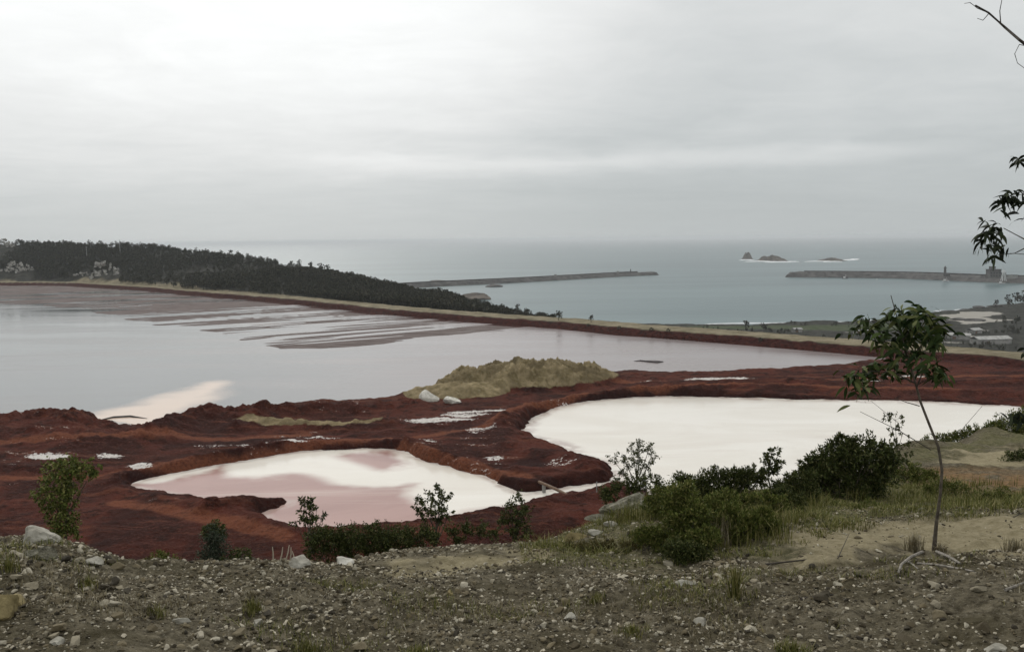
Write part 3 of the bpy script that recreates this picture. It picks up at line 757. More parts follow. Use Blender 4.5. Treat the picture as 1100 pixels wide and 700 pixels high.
zz = H(xx, yy); pos = np.stack([xx, yy, zz-.3], 1)
hs = rng.uniform(3.6, 6.8, len(xx))*(1+.6*fbm(xx*.015, yy*.015, 68)); hs = hs*(1-.45*sm(np.arctan2(xx, yy), float(az_of(470)), float(az_of(592)))); vs, fs = scatter(pos, hs, rng.uniform(0, 6.28, len(xx)))
tag(mesh_obj('forest', vs, fs, M_forest), 'dark wood covering the hillside beyond the embankment', 'forest', None, 'stuff')
# trees that stand out against the sky and the sea
def single_tree(name, p, h, seed, label, cat='tree', group=None, fm=M_forest):
    cv, cf, tv, tf = tree_template(seed, h, seed % 2)
    o = thing(name, p, label, cat, group)
    mesh_obj('crown', cv, cf, fm, o); o.children[0].matrix_parent_inverse = Matrix()
    w = mesh_obj('trunk', tv, tf, M_bark, o); w.matrix_parent_inverse = Matrix()
    return o
for i, (px, h) in enumerate(((20, 8), (32, 7), (52, 8), (62, 7), (78, 8), (96, 9), (108, 8), (125, 8), (141, 7), (158, 8), (166, 9), (182, 8), (210, 8), (222, 9), (238, 8), (248, 10), (256, 9), (266, 8), (280, 9), (296, 8),
                             (312, 9), (322, 11), (334, 12), (345, 13), (352, 12), (362, 9), (378, 10), (390, 11), (402, 8), (416, 8), (436, 8), (470, 8), (540, 6), (556, 7), (566, 6))):
    a = float(az_of(px, np.interp(px, list(RIDGE_T), [v[0] for v in RIDGE_T.values()]))); r = float(np.interp(a, R_AZ, R_R))*1.0
    p = np.array([math.sin(a)*r, math.cos(a)*r, 0]); p[2] = float(H(p[0], p[1])[0])-.2
    single_tree('hill_tree', p, h*.85, 300+i, 'dark tree in the row on the skyline of the wooded hill', 'tree', 'trees on the hill skyline')
# trees and bushes beyond the embankment crest
for i, (px, py, h, lab) in enumerate(((801, 355.5, 11, 'dark round tree left of its twin beyond the embankment, below the sea'), (820, 356, 12, 'dark round tree right of its twin beyond the embankment, below the sea'),
                                 (600, 344, 5, 'small dark tree at the seaward end of the wooded hill, left one'), (635, 346, 4, 'small dark tree on the embankment at the foot of the wooded hill'))):
    p = hit(px, py, 380)
    if px > 700: p = np.append(P(np.array(float(px)), np.array(float(py)), -57), 0); p[2] = float(H(p[0], p[1])[0])-1.5
    single_tree('coast_tree', p, h, 360+i, lab)
for i, (px, py, h) in enumerate(((1083, 331, 16), (1091, 329, 18), (1098, 327, 20), (1070, 333, 12), (1105, 330, 18), (1078, 350, 10), (1092, 352, 12))):
    p = np.append(P(np.array(float(px)), np.array(float(py)), -57), -58); p[2] = float(H(p[0], p[1])[0])-.5
    single_tree('headland_tree', p, h, 380+i, 'dark bushy tree on the grey headland at the right edge', 'tree', 'trees on the right headland')
N = 1500
cpx = rng.uniform(690, 1140, N); cpy = rng.uniform(345, 390, N)
pp = P(cpx, cpy, -57.); rr3 = np.hypot(pp[:, 0], pp[:, 1]); aa = np.arctan2(pp[:, 0], pp[:, 1])
keep = (rr3 < np.interp(aa, SH_AZ, SH_R)-30) & (fbm(pp[:, 0]*.011, pp[:, 1]*.03, 67) > .06) & (sdf(pp[:, 0], pp[:, 1], BEACH) > 8)
pp = pp[keep]; zz = H(pp[:, 0], pp[:, 1]); k = zz < -50; pp = pp[k]; zz = zz[k]
vs, fs = scatter(np.stack([pp[:, 0], pp[:, 1], zz-.5], 1), rng.uniform(2.5, 5.5, len(pp)), rng.uniform(0, 6, len(pp)))
tag(mesh_obj('coastal_scrub', vs, fs, M_forest), 'low grey scrub growing over the coastal flat', 'scrub', None, 'stuff')

# ------------------------------------------------------------------ rocks
def icos(sub):
    import bmesh
    bm = bmesh.new(); bmesh.ops.create_icosphere(bm, subdivisions=sub, radius=1)
    v = np.array([w.co[:] for w in bm.verts]); f = np.array([[w.index for w in g.verts] for g in bm.faces]); bm.free(); return v, f
ICO = {k: icos(k) for k in (1, 2, 3, 4)}
def rock_shape(sub, seed, cuts=7, rough=.12, flat=.7, f=2.0):
    r = np.random.default_rng(seed); v, fa = ICO[sub]; v = v.copy()
    for _ in range(cuts):
        n = r.normal(size=3); n /= np.linalg.norm(n); lim = r.uniform(.38, .8)
        d = v @ n; v -= np.where(d > lim, d-lim, 0)[:, None]*n*.95
    nz = fbm(v[:, 0]*f+seed*1.7+v[:, 2]*1.3, v[:, 1]*f-v[:, 2]*1.1+seed, seed % 91, 4)
    v *= (1+rough*nz*2)[:, None]
    return v*np.array([1, r.uniform(.65, .95), flat]), fa
def rock(name, p, size, seed, m, label, group=None, sub=3, flat=.7, cat='rock', cuts=9, rz=None, sink=.25, parent=None):
    v, f = rock_shape(sub, seed, cuts + (5 if parent is not None else 0), .24 if parent is not None else .11, flat, 3.2 if parent is not None else 2.0)
    a = rng.uniform(0, 6.28) if rz is None else rz
    c, s_ = math.cos(a), math.sin(a); sz = np.asarray(size, float)*np.ones(3)
    v = (v @ np.array([[c, s_, 0], [-s_, c, 0], [0, 0, 1]]))*sz
    v[:, 2] += sz[2]*flat*(1-sink*2)*.5
    o = mesh_obj(name, v, f, m, parent); o.location = tuple(float(t) for t in p)
    if parent is not None: o.matrix_parent_inverse = Matrix()
    return tag(o, label, cat, group) if label else o
def put(px, py, rmax=2500): return hit(px, py, 1.0, rmax)
for i, (px, py, sz, m, lab) in enumerate((
    (41, 583, (.25, .2, .21), M_pale, 'large pale angular boulder on the heap at the left end of the terrace'),
    (44, 599, (.19, .15, .16), M_lichen, 'tan boulder just below the largest pale boulder on the left heap'),
    (-2, 660, (.16, .16, .22), M_yel, 'yellowish boulder cut by the left edge of the picture'),
    (18, 648, (.1, .09, .1), M_yel, 'smaller yellowish rock right beside the boulder at the left edge'),
    (101, 605, (.1, .07, .08), M_pale, 'pale flat rock at the foot of the left gravel heap'),
    (322, 607, (.15, .1, .13), M_pale, 'rough pale rock left of the white block on the terrace lip'),
    (370, 606, (.13, .1, .15), M_white, 'squared white stone block on the lip of the terrace'),
    (617, 580, (.17, .12, .15), M_yel, 'smooth tan boulder on the edge of the grassy mound'),
    (640, 574, (.12, .1, .07), M_pale, 'grey rock slab on the mound right of the tan boulder'),
    (676, 546, (.40, .34, .32), M_lichen, 'broad pale rocky knob crowning the grassy mound'),
    (660, 552, (.26, .24, .2), M_lichen, 'lichen grey rock leaning on the left of the rocky knob'),
    (690, 548, (.2, .18, .15), M_lichen, 'small grey rock at the right foot of the rocky knob'),
    (655, 565, (.13, .12, .09), M_pale, 'small pale rock in the grass below the rocky knob'),
    (644, 560, (.24, .2, .16), M_lichen, 'lichen grey rock on the left shoulder of the grassy mound'),
    (735, 628, (.12, .09, .06), M_pale, 'low pale stone lying left of the long grass tuft'),
    (612, 664, (.075, .06, .05), M_pale, 'grey flat stone in the gravel near the bottom centre'),
    (752, 670, (.09, .07, .05), M_pale, 'grey rounded stone low in the gravel right of centre'),
    (484, 638, (.055, .05, .06), M_yel, 'small upright tan stone in the gravel left of centre'),
    (60, 690, (.08, .06, .05), M_pale, 'pale stone near the bottom left corner'),
    (1072, 697, (.11, .08, .05), M_pale, 'pale slab by the bottom right corner'),
    (197, 669, (.11, .04, .04), M_pale, 'long pale stone lying low in the gravel at left'),
    (276, 672, (.06, .05, .08), M_pale, 'upright pale stone beside a gravel hollow at left'))):
    rock('boulder' if sz[0] > .1 else 'stone', put(px, py), sz, 500+i, m, lab, sub=4 if sz[0] > .14 else 3, cat='boulder' if sz[0] > .1 else 'stone')
for i, (px, py, sz, lab) in enumerate(((461, 430, (3.0, 2.2, 3.4), 'white boulder at the left foot of the tan spoil mound'), (486, 433, (2.9, 2.0, 2.2), 'lower white boulder right of its neighbour by the tan spoil mound'))):
    rock('white_boulder', put(px, py), sz, 540+i, M_white, lab, sub=4, cat='boulder')
for i, (px, py, r, sz, lab) in enumerate(((112, 296, 1010, (17, 11, 26), 'pale craggy rock outcrop on the hillside behind the embankment'), (88, 294, 1000, (8, 6, 9), 'small pale rock outcrop left of the largest one on the hillside'),
                                     (14, 291, 1040, (14, 9, 19), 'pale rock outcrop on the hillside at the left edge'), (4, 265, 1330, (14, 9, 18), 'pale rock crag on the hill top at the left edge'),
                                     (27, 289, 1050, (7, 5, 12), 'pale rock lump right beside the outcrop at the left edge'))):
    p = OUTC[i][0].copy()
    o = thing('rock_outcrop', p, lab, 'rocks')
    for k in range(26):
        rr = np.random.default_rng(i*31+k); u_ = rr.uniform(-1, 1); hgt = (1-u_*u_*.8)*rr.uniform(.0, 1.0)
        rock('rock', (u_*sz[0]*1.05, rr.uniform(-.6, .4)*sz[1]+hgt*sz[1]*.5, hgt*sz[2]*.62-.5), np.array((sz[0], sz[1], sz[2]*.8))*rr.uniform(.12, .27), 600+i*40+k, M_crag, None, sub=3, parent=o)

# loose gravel (uncountable) and the bigger loose stones
def gravel(n, lo, hi, sub, pw, seed):
    r = np.random.default_rng(seed); tmpl = [rock_shape(sub, 700+k, 10, .12, .62) for k in range(8)]
    az = r.uniform(-.72, .72, n*3); rr = np.sqrt(r.uniform(4.6**2, 14**2, n*3))
    x = np.sin(az)*rr; y = np.cos(az)*rr
    d = np.minimum(sdf(x, y, D_POLY), sdf(x, y, D2_POLY)); g = sdf(x, y, G_POLY)
    cl = fbm(x*.9, y*.9, 95, 4)+.6*fbm(x*3.1, y*3.1, 96, 3)
    ok = (cl+r.uniform(-.5, .5, n*3) > -.3) & ((d > 0) | (r.uniform(size=n*3) < .06)) & ((g > 0) | (r.uniform(size=n*3) < .45))
    x, y = x[ok][:n], y[ok][:n]; z = near_h(x, y); s_ = lo+(hi-lo)*r.uniform(size=len(x))**pw
    vs = []; fs = []; c = 0
    for k in range(8):
        m = np.arange(len(x)) % 8 == k; nn = m.sum(); v, f = tmpl[k]
        a = r.uniform(0, 6.28, nn); ca, sa = np.cos(a)[:, None], np.sin(a)[:, None]
        el = r.uniform(.6, 1.25, (nn, 1)); tl = r.normal(0, .35, (nn, 1)); fl = r.uniform(.55, 1.3, (nn, 1))
        vx = v[None, :, 0]*el; vy = v[None, :, 1]/el; vz = v[None, :, 2]*fl
        vz2 = vz*np.cos(tl)+vx*np.sin(tl); vx2 = vx*np.cos(tl)-vz*np.sin(tl)
        S_ = s_[m][:, None]
        p = np.stack([(vx2*ca-vy*sa)*S_+x[m][:, None], (vx2*sa+vy*ca)*S_+y[m][:, None], vz2*S_+z[m][:, None]+S_*.18], -1)
        vs.append(p.reshape(-1, 3)); fs.append((f[None]+(np.arange(nn)*len(v))[:, None, None]+c).reshape(-1, 3)); c += nn*len(v)
    return np.concatenate(vs), np.concatenate(fs)
G_ = [gravel(60000, .006, .019, 1, 1.3, 1), gravel(17000, .015, .038, 1, 1.6, 2), gravel(1500, .028, .055, 2, 2.4, 3)]
vs = []; fs = []; c = 0
for a, b_ in G_: vs.append(a); fs.append(b_+c); c += len(a)
tag(mesh_obj('gravel', np.concatenate(vs), np.concatenate(fs), M_stone), 'loose grey gravel strewn over the terrace', 'gravel', None, 'stuff')
protos = []
for k in range(6):
    v, f = rock_shape(3, 800+k, 9, .09, .62); protos.append((v, f))
rl = np.random.default_rng(12)
made = {}
cnt = 0
while cnt < 110:
    px, py = rl.uniform(-20, 1120), rl.uniform(592, 705)
    if 780 < px and py < 612: continue
    if 560 < px and py < 605: continue
    if cnt > 66 and px > 300: px = rl.uniform(-10, 130); py = rl.uniform(580, 650)
    p = put(px, py, 14)
    if not (5 < np.hypot(p[0], p[1]) < 11): continue
    k = cnt % 6; s_ = rl.uniform(.028, .06)*(1.25 if rl.uniform() < .15 else 1)
    if k not in made:
        o = mesh_obj('stone', protos[k][0], protos[k][1], M_stone); made[k] = o
    else:
        o = made[k].copy(); COL.objects.link(o)
    o.location = (p[0], p[1], p[2]+s_*.2); o.rotation_euler = (rl.normal(0, .2), rl.normal(0, .2), rl.uniform(0, 6.28))
    o.scale = (s_*rl.uniform(.8, 1.4), s_, s_*rl.uniform(.7, 1.1))
    tag(o, 'loose fist sized stone lying in the foreground gravel', 'stone', 'loose stones in the foreground gravel'); cnt += 1

# ------------------------------------------------------------------ shrubs and small trees near the terrace
def plant(name, cat, label, base, blobs, r, nl, L, wd, fm, wood=M_bark, depth=.8, stems=None, trunk_r=.02, up=.3, group=None, trunk=True):
    """blobs: (px, py, radius px) of leaf masses seen at distance r"""
    base = np.array(base, float); o = thing(name, base, label, cat, group)
    tr = MB(); cr = MB(); k = r/F
    tot = sum(b[2]**2 for b in blobs)
    cs = [at(np.array(float(b[0])), np.array(float(b[1])), r)+np.array([0, rng.normal(0, b[2]*k*.4), 0]) for b in blobs]
    top = np.mean(cs, 0)
    if trunk:
        mid = base*.45+top*.55; mid[:2] += rng.normal(0, .03, 2)
        tr.tube([base-[0, 0, .1], base*.72+mid*.28+[.015, 0, 0], mid, top], [trunk_r, trunk_r*.85, trunk_r*.65, trunk_r*.3], 6)
    for c, b in zip(cs, blobs):
        R_ = b[2]*k; st = mid if trunk else base+np.array([rng.normal(0, .1), rng.normal(0, .1), -.05])
        st = st+(top-st)*rng.uniform(0, .5) if trunk else st
        bend = (st+c)/2+np.array([0, 0, -R_*.3])
        tr.tube([st, bend, c], [trunk_r*.5, trunk_r*.35, trunk_r*.12], 4, False)
        n = max(8, int((2.5 if cat == 'tree' else 3.8)*nl*b[2]**2/tot)); ns = max(5, n//16)
        # twigs: leaves sit in small sprays, so the crown keeps gaps
        d = rng.normal(size=(ns, 3)); d /= np.linalg.norm(d, axis=1)[:, None]
        sc = c+d*np.array([1, depth, 1])*R_*rng.uniform(.2, 1.28, (ns, 1))
        for q_ in range(min(ns, 8)):
            tr.tube([c+(c-c), (c+sc[q_])/2+[0, 0, -R_*.06], sc[q_]], [trunk_r*.14, trunk_r*.1, trunk_r*.05], 3, False)
        idx = rng.integers(0, ns, n)
        lc = sc[idx]+rng.normal(0, R_*.13, (n, 3))
        ld = d[idx]*.5+rng.normal(0, .6, (n, 3))+np.array([0, 0, up])
        leaves(cr, lc, ld, L*.8*rng.uniform(.5, 1.4, n), 1.1*wd*rng.uniform(.6, 1.3, n), .3, .15)
    tr.build('trunk' if cat == 'tree' else 'stem', wood, o); cr.build('crown' if cat == 'tree' else 'foliage', fm, o)
    return o
def gb(px, py):
    p = hit(px, py, 4, 60); return p, float(np.hypot(p[0], p[1]))
def gbase(px, r):
    p = at(np.array(float(px)), np.array(560.), r); p[2] = float(H(p[0], p[1])[0]); return p
plant('young_tree', 'tree', 'bushy green young tree behind the boulders at the left', gbase(66, 11.2), [(80, 504, 13), (62, 512, 15), (95, 508, 9), (55, 528, 12), (70, 530, 12), (62, 548, 13), (72, 565, 13), (60, 572, 10)], 11.2, 1700, .055, .011, M_greenleaf, up=.2, trunk_r=.018)
plant('shrub', 'shrub', 'grey green upright shrub behind the left part of the terrace lip', gbase(230, 10.6), [(230, 578, 11), (229, 592, 13), (233, 604, 13), (222, 600, 9)], 10.6, 1500, .035, .006, M_greyleaf, up=.5, trunk=False)
plant('shrub', 'shrub', 'dark sprig standing just above the grey green shrub on the left', gbase(229, 11.5), [(228, 568, 8), (236, 573, 6), (221, 574, 5)], 11.5, 260, .045, .009, M_darkleaf, trunk=False)
plant('shrub', 'shrub', 'low dark shrub right of the grey green shrub on the lip', gbase(256, 10.4), [(256, 598, 9), (250, 606, 10), (264, 606, 7)], 10.4, 500, .04, .007, M_darkleaf, trunk=False)
plant('shrub', 'shrub', 'low green shrub on the lip between left heap and grey shrub', gbase(172, 9.6), [(170, 603, 9), (183, 606, 9), (158, 609, 7), (195, 609, 6)], 9.6, 700, .045, .005, M_greenleaf, trunk=False, up=.8)
plant('young_tree', 'tree', 'slender dark young tree at the front edge of the pink pool, left one', gbase(334, 15), [(327, 541, 7), (334, 538, 6), (341, 547, 7), (325, 552, 7), (337, 555, 7), (346, 553, 5), (330, 562, 5), (318, 560, 4)], 15, 300, .075, .014, M_darkleaf, trunk_r=.02, up=0)
plant('young_tree', 'tree', 'dark young tree against the white end of the pink pool', gbase(465, 16), [(474, 526, 8), (478, 535, 8), (468, 537, 9), (454, 540, 10), (462, 549, 10), (450, 550, 7), (476, 546, 8), (482, 551, 6), (470, 556, 8)], 16, 620, .075, .014, M_darkleaf, trunk_r=.025, up=.1)
plant('young_tree', 'tree', 'dark bushy young tree in front of the red bund at the inlet', gbase(553, 15), [(560, 536, 8), (548, 545, 10), (563, 547, 9), (545, 558, 10), (556, 560, 11), (566, 566, 9), (540, 563, 6), (551, 572, 9)], 15, 900, .06, .012, M_darkleaf, trunk_r=.022)
plant('young_tree', 'tree', 'airy grey young tree in front of the white pool', gbase(682, 20), [(688, 476, 9), (697, 480, 8), (680, 484, 9), (700, 489, 7), (670, 491, 9), (686, 494, 10), (660, 496, 7), (696, 500, 8), (676, 503, 9), (690, 508, 9), (700, 512, 7), (668, 508, 7)], 20, 900, .06, .013, M_darkleaf, trunk_r=.03, up=.1)
plant('hedge', 'shrub', 'long dark thicket below the pink pool behind the white block', gbase(410, 13.5), [(340, 580, 12), (352, 573, 11), (366, 579, 14), (384, 576, 14), (402, 574, 14), (420, 575, 14), (438, 576, 13), (455, 575, 11), (350, 591, 12), (372, 592, 14), (395, 590, 14), (418, 588, 14), (440, 586, 12), (466, 573, 9), (335, 592, 8)], 13.5, 5200, .05, .009, M_darkleaf, trunk=False, up=.6)
plant('shrub', 'shrub', 'low dark brush right of the long thicket on the slope edge', gbase(505, 14), [(485, 572, 8), (500, 568, 8), (516, 570, 8), (530, 574, 7), (492, 580, 8)], 14, 700, .05, .009, M_darkleaf, trunk=False, up=.6)
plant('shrub', 'shrub', 'large black green bush in front of the white pool', gb(912, 534)[0], [(885, 494, 14), (905, 487, 15), (925, 487, 16), (945, 490, 14), (958, 498, 11), (880, 510, 14), (900, 508, 18), (925, 510, 20), (948, 512, 15), (870, 518, 10), (890, 524, 12), (920, 525, 15), (945, 526, 13), (902, 471, 5), (914, 474, 5), (893, 480, 6), (933, 478, 5), (948, 480, 5), (868, 500, 8), (872, 492, 5), (862, 512, 9)], gb(912, 534)[1], 4300, .10, .014, M_darkleaf, trunk=False, up=.5)
plant('young_tree', 'tree', 'thin dark sapling rising right of the large black bush', gbase(962, 26), [(955, 447, 5), (964, 452, 6), (958, 461, 5), (970, 465, 5), (960, 478, 6), (972, 480, 6), (950, 482, 6), (978, 476, 4), (966, 488, 6)], 25, 300, .09, .018, M_darkleaf, trunk_r=.022, up=.1)
plant('young_tree', 'tree', 'small dark tree left of the large black bush', gb(829, 533)[0], [(829, 485, 7), (825, 494, 8), (835, 497, 8), (829, 505, 8), (820, 505, 6)], gb(829, 533)[1], 420, .075, .014, M_darkleaf, trunk_r=.022)
plant('shrub', 'shrub', 'dark feathery shrub between the airy tree and the small dark tree', gb(790, 543)[0], [(735, 521, 10), (752, 516, 10), (770, 513, 10), (788, 512, 10), (805, 510, 9), (740, 532, 11), (760, 530, 12), (782, 528, 12), (803, 524, 11), (818, 518, 8), (850, 520, 10), (865, 512, 9), (838, 526, 9)], gb(790, 543)[1], 3600, .08, .008, M_darkleaf, trunk=False, up=.9)
plant('shrub', 'shrub', 'tall dark green shrub at the right side of the grassy mound', gb(735, 590)[0], [(725, 535, 12), (740, 530, 11), (733, 549, 14), (748, 548, 12), (728, 565, 13), (745, 568, 13), (735, 582, 13), (752, 585, 11), (720, 552, 9)], gb(735, 590)[1], 2800, .055, .008, M_greenleaf, trunk=False, up=.8)
plant('shrub', 'shrub', 'rounded dark shrub low at the foot of the grassy mound', gb(735, 603)[0], [(722, 590, 11), (738, 594, 12), (752, 596, 10), (730, 599, 9)], gb(735, 603)[1], 1500, .04, .006, M_darkleaf, trunk=False, up=.7)
plant('shrub', 'shrub', 'bright green grassy shrub above the dirt track', gb(785, 584)[0], [(772, 560, 11), (788, 556, 12), (802, 558, 10), (778, 574, 12), (795, 574, 11), (810, 566, 9), (820, 552, 9)], gb(785, 584)[1], 2400, .07, .006, M_greenleaf, trunk=False, up=1.2)
plant('shrub', 'shrub', 'loose mid green shrub on the slope behind the bright grassy shrub', gb(800, 558)[0], [(770, 542, 10), (785, 540, 10), (805, 540, 10), (822, 538, 9), (760, 552, 9), (838, 540, 8)], gb(800, 558)[1], 1500, .06, .008, M_greenleaf, trunk=False, up=.9)
plant('shrub', 'shrub', 'dark low brush left of the rocky knob on the mound', gb(670, 545)[0], [(650, 527, 8), (664, 524, 9), (678, 523, 9), (690, 520, 8), (706, 520, 8), (655, 536, 7)], gb(670, 545)[1], 1000, .06, .009, M_darkleaf, trunk=False)
plant('shrub', 'shrub', 'low dark green fringe along the crest at the right above the track', gbase(1062, 44), [(1000, 476, 7), (1012, 473, 7), (1025, 471, 7), (1038, 468, 7), (1050, 465, 7), (1063, 462, 7), (1076, 458, 8), (1088, 454, 8), (1100, 450, 9), (1072, 465, 7), (1090, 463, 8)], 44, 2600, .14, .022, M_greenleaf, trunk=False, up=.8)
plant('shrub', 'shrub', 'dark clump at the right edge just below the dirt track loop', gbase(1092, 27), [(1086, 492, 6), (1094, 490, 7), (1102, 491, 7)], 27, 500, .07, .012, M_darkleaf, trunk=False)
for px, py, r, lab in ((890, 548, 14.5, 'low weedy clump left of the sapling on the grass strip'), (1010, 524, 17, 'low weedy clump under the orange bank'), (935, 550, 14, 'weedy clump between bush and dirt track'), (1075, 535, 16, 'weedy clump at the right foot of the orange bank')):
    plant('weed_clump', 'weeds', lab, gbase(px, r), [(px-14, py, 7), (px, py-3, 8), (px+14, py, 7), (px+26, py+2, 6)], r, 600, .06, .006, M_greenleaf, trunk=False, up=1.0)

for px, py, r, lab in ((640, 588, 9.6, 'low yellow green clump at the left foot of the grassy mound'), (690, 586, 9.8, 'low yellow green clump at the middle foot of the grassy mound'), (607, 590, 9.9, 'low yellow green clump left of the tan boulder'),
                       (668, 562, 12, 'yellowish weedy clump on the face of the grassy mound under the knob'), (705, 560, 12.2, 'weedy clump on the mound left of the tall dark green shrub')):
    plant('weed_clump', 'weeds', lab, gbase(px, r), [(px-16, py+1, 7), (px-4, py-3, 8), (px+8, py-2, 8), (px+20, py+1, 7), (px, py+5, 7)], r, 800, .04, .004, M_moss, trunk=False, up=1.0)
plant('shrub', 'shrub', 'mid green shrub on the mound between airy tree and tall dark green shrub', gb(712, 556)[0], [(700, 540, 9), (712, 532, 10), (722, 528, 9), (706, 550, 9), (716, 545, 9)], gb(712, 556)[1], 1300, .05, .007, M_greenleaf, trunk=False, up=.9)
plant('shrub', 'shrub', 'leafy green shrub behind the tall dark green shrub of the mound', gb(765, 560)[0], [(755, 545, 10), (768, 540, 11), (780, 536, 10), (760, 556, 9), (774, 552, 10)], gb(765, 560)[1], 1500, .05, .007, M_greenleaf, trunk=False, up=.9)
for px, py, bl, L, m, lab in (
    (838, 552, [(820, 540, 9), (832, 534, 10), (845, 532, 9), (856, 538, 8), (838, 544, 10), (850, 545, 8)], .05, M_darkleaf, 'dark green shrub at the left foot of the large black bush'),
    (870, 545, [(855, 530, 9), (866, 525, 10), (872, 534, 10), (860, 538, 9), (848, 526, 8)], .05, M_darkleaf, 'dark shrub joining the feathery shrub to the large black bush'),
    (760, 592, [(745, 578, 9), (758, 572, 10), (768, 580, 9), (754, 586, 9)], .05, M_greenleaf, 'leafy green shrub between the rounded dark shrub and the dry reeds'),
    (700, 592, [(688, 578, 8), (698, 572, 9), (710, 576, 9), (704, 584, 8)], .045, M_greenleaf, 'small leafy shrub at the foot of the grassy mound left of the tall dark shrub'),
    (822, 575, [(808, 566, 8), (820, 561, 9), (831, 565, 7), (818, 570, 7)], .045, M_greenleaf, 'small green shrub at the far left end of the dirt track'),
    (985, 520, [(970, 512, 8), (984, 507, 8), (998, 511, 7), (985, 516, 7)], .07, M_greenleaf, 'low green bush between the large black bush and the orange bank')):
    b_, r_g = gb(px, py); plant('shrub', 'shrub', lab, b_, bl, r_g, 1300, L, L*.15, m, trunk=False, up=.9)
# ------------------------------------------------------------------ grass
def blades(mb, x, y, z, h, wd, lean=.35, seed=0):
    n = len(x); a = rng.uniform(0, 6.28, n); l = np.abs(rng.normal(0, lean, n)); h = np.broadcast_to(h, (n,))
    dx, dy = np.cos(a)*l*h, np.sin(a)*l*h; sx, sy = -np.sin(a)*wd, np.cos(a)*wd
    z = z-.01
    v = np.stack([np.stack([x-sx, y-sy, z], 1), np.stack([x+sx, y+sy, z], 1), np.stack([x+dx*.4+sx*.7, y+dy*.4+sy*.7, z+h*.6], 1), np.stack([x+dx*.4-sx*.7, y+dy*.4-sy*.7, z+h*.6], 1), np.stack([x+dx*1.1, y+dy*1.1, z+h], 1)], 1).reshape(-1, 3)
    i = np.arange(n)[:, None]*5
    mb.add(v, i+np.array([0, 1, 2, 3])); mb.add(v*1.0, i+np.array([3, 2, 4]))
def grass_in(poly, n, hlo, hhi, thr, seed):
    p = np.asarray(poly); lo, hi = p.min(0), p.max(0); x = rng.uniform(lo[0], hi[0], n); y = rng.uniform(lo[1], hi[1], n)
    k = (sdf(x, y, p) < .3) & (fbm(x*1.3, y*1.3, seed)+rng.uniform(-.15, .15, n) > thr); x, y = x[k], y[k]
    return x, y, near_h(x, y), rng.uniform(hlo, hhi, len(x))
g = MB()
X = grass_in(G_POLY, 150000, .025, .11, -.12, 120); blades(g, X[0], X[1], X[2], X[3]*(.5+1.6*np.clip(fbm(X[0]*.8, X[1]*.8, 125)+.35, 0, 1)), .0035, .8)
TER = Pn([(-40, 700), (-40, 605), (560, 608), (780, 608), (1140, 606), (1140, 700)], 42)
X = grass_in(TER, 26000, .02, .085, .27, 122); blades(g, X[0], X[1], X[2], X[3], .0032, .7)
tag(g.build('grass', M_grass), 'patchy olive grass on the mound and the slope behind the track', 'grass', None, 'stuff')
TALL = Hn([(655, 566), (690, 545), (760, 533), (830, 530), (880, 534), (860, 550), (810, 588), (735, 598), (690, 590), (660, 580)])
g = MB(); X = grass_in(TALL, 16000, .08, .34, -.05, 131); blades(g, X[0], X[1], X[2], X[3], .004, .35)
X = grass_in(Hn([(960, 522), (1010, 515), (1110, 520), (1110, 545), (1000, 550)]), 5000, .05, .25, .02, 132); blades(g, X[0], X[1], X[2], X[3], .006, .4)
tag(g.build('tall_grass', M_grass), 'tall green grass growing among the shrubs of the mound', 'grass', None, 'stuff')
g = MB(); TER = Pn([(-40, 700), (-40, 605), (560, 608), (780, 608), (1140, 606), (1140, 700)], 42)
X = grass_in(TER, 16000, .02, .09, .16, 121); blades(g, X[0], X[1], X[2], X[3], .003, .6)
tag(g.build('dry_grass', M_dry), 'sparse dry grass and straw between the stones of the terrace', 'grass', None, 'stuff')
def tuft(px, py, h, n, spread, m, label, wd=.004, lean=.4, group=None):
    p = put(px, py, 40); g = MB(); n0 = n
    rr = np.abs(rng.normal(0, spread*.55, n)); rr = np.minimum(rr, spread*.9); a = rng.uniform(0, 6.28, n)
    x, y = p[0]+np.cos(a)*rr, p[1]+np.sin(a)*rr
    blades(g, x, y, near_h(x, y), h*rng.uniform(.5, 1.0, n), wd, lean)
    o = g.build('grass_tuft', m, loc=p); return tag(o, label, 'grass', group)
tuft(790, 642, .34, 90, .07, M_grass, 'long bladed green grass tuft standing alone on the gravel', .005, .45)
tuft(982, 591, .22, 220, .10, M_dry, 'dark brown grass tuft left of the sapling foot', .003, .5)
tuft(1010, 592, .12, 120, .08, M_dry, 'short dry tuft right of the sapling foot', .003, .5)
tuft(775, 588, .42, 160, .14, M_dry, 'pale dry reeds in front of the bright green shrub', .004, .25)
tuft(272, 655, .12, 160, .09, M_grass, 'yellow green tuft in the gravel left of centre', .003)
tuft(270, 640, .07, 110, .05, M_dry, 'small straw coloured tuft behind the yellow green tuft', .003)
tuft(170, 660, .09, 130, .09, M_grass, 'low yellow green tuft below the left heap', .003)
tuft(10, 612, .13, 150, .1, M_grass, 'green tuft at the left edge on the gravel heap', .003)
tuft(95, 632, .12, 110, .08, M_grass, 'dark green tuft at the foot of the left heap', .003)
tuft(330, 700, .11, 200, .12, M_grass, 'green tuft at the bottom edge left of centre', .003)
tuft(450, 704, .10, 240, .16, M_grass, 'wide green patch of blades at the bottom edge near the centre', .003)
tuft(850, 702, .12, 260, .14, M_grass, 'wide green tuft at the bottom edge right of centre', .003)
tuft(640, 645, .09, 120, .09, M_grass, 'small green tuft on the gravel below the mound', .003)
tuft(680, 680, .08, 200, .16, M_grass, 'spread green tuft low in the gravel under the mound', .003)
tuft(855, 650, .1, 25, .02, M_dry, 'few thin dry stems on the gravel right of the long tuft', .002)
tuft(1090, 592, .16, 160, .13, M_dry, 'dark dry tuft on the track edge at the right', .003)
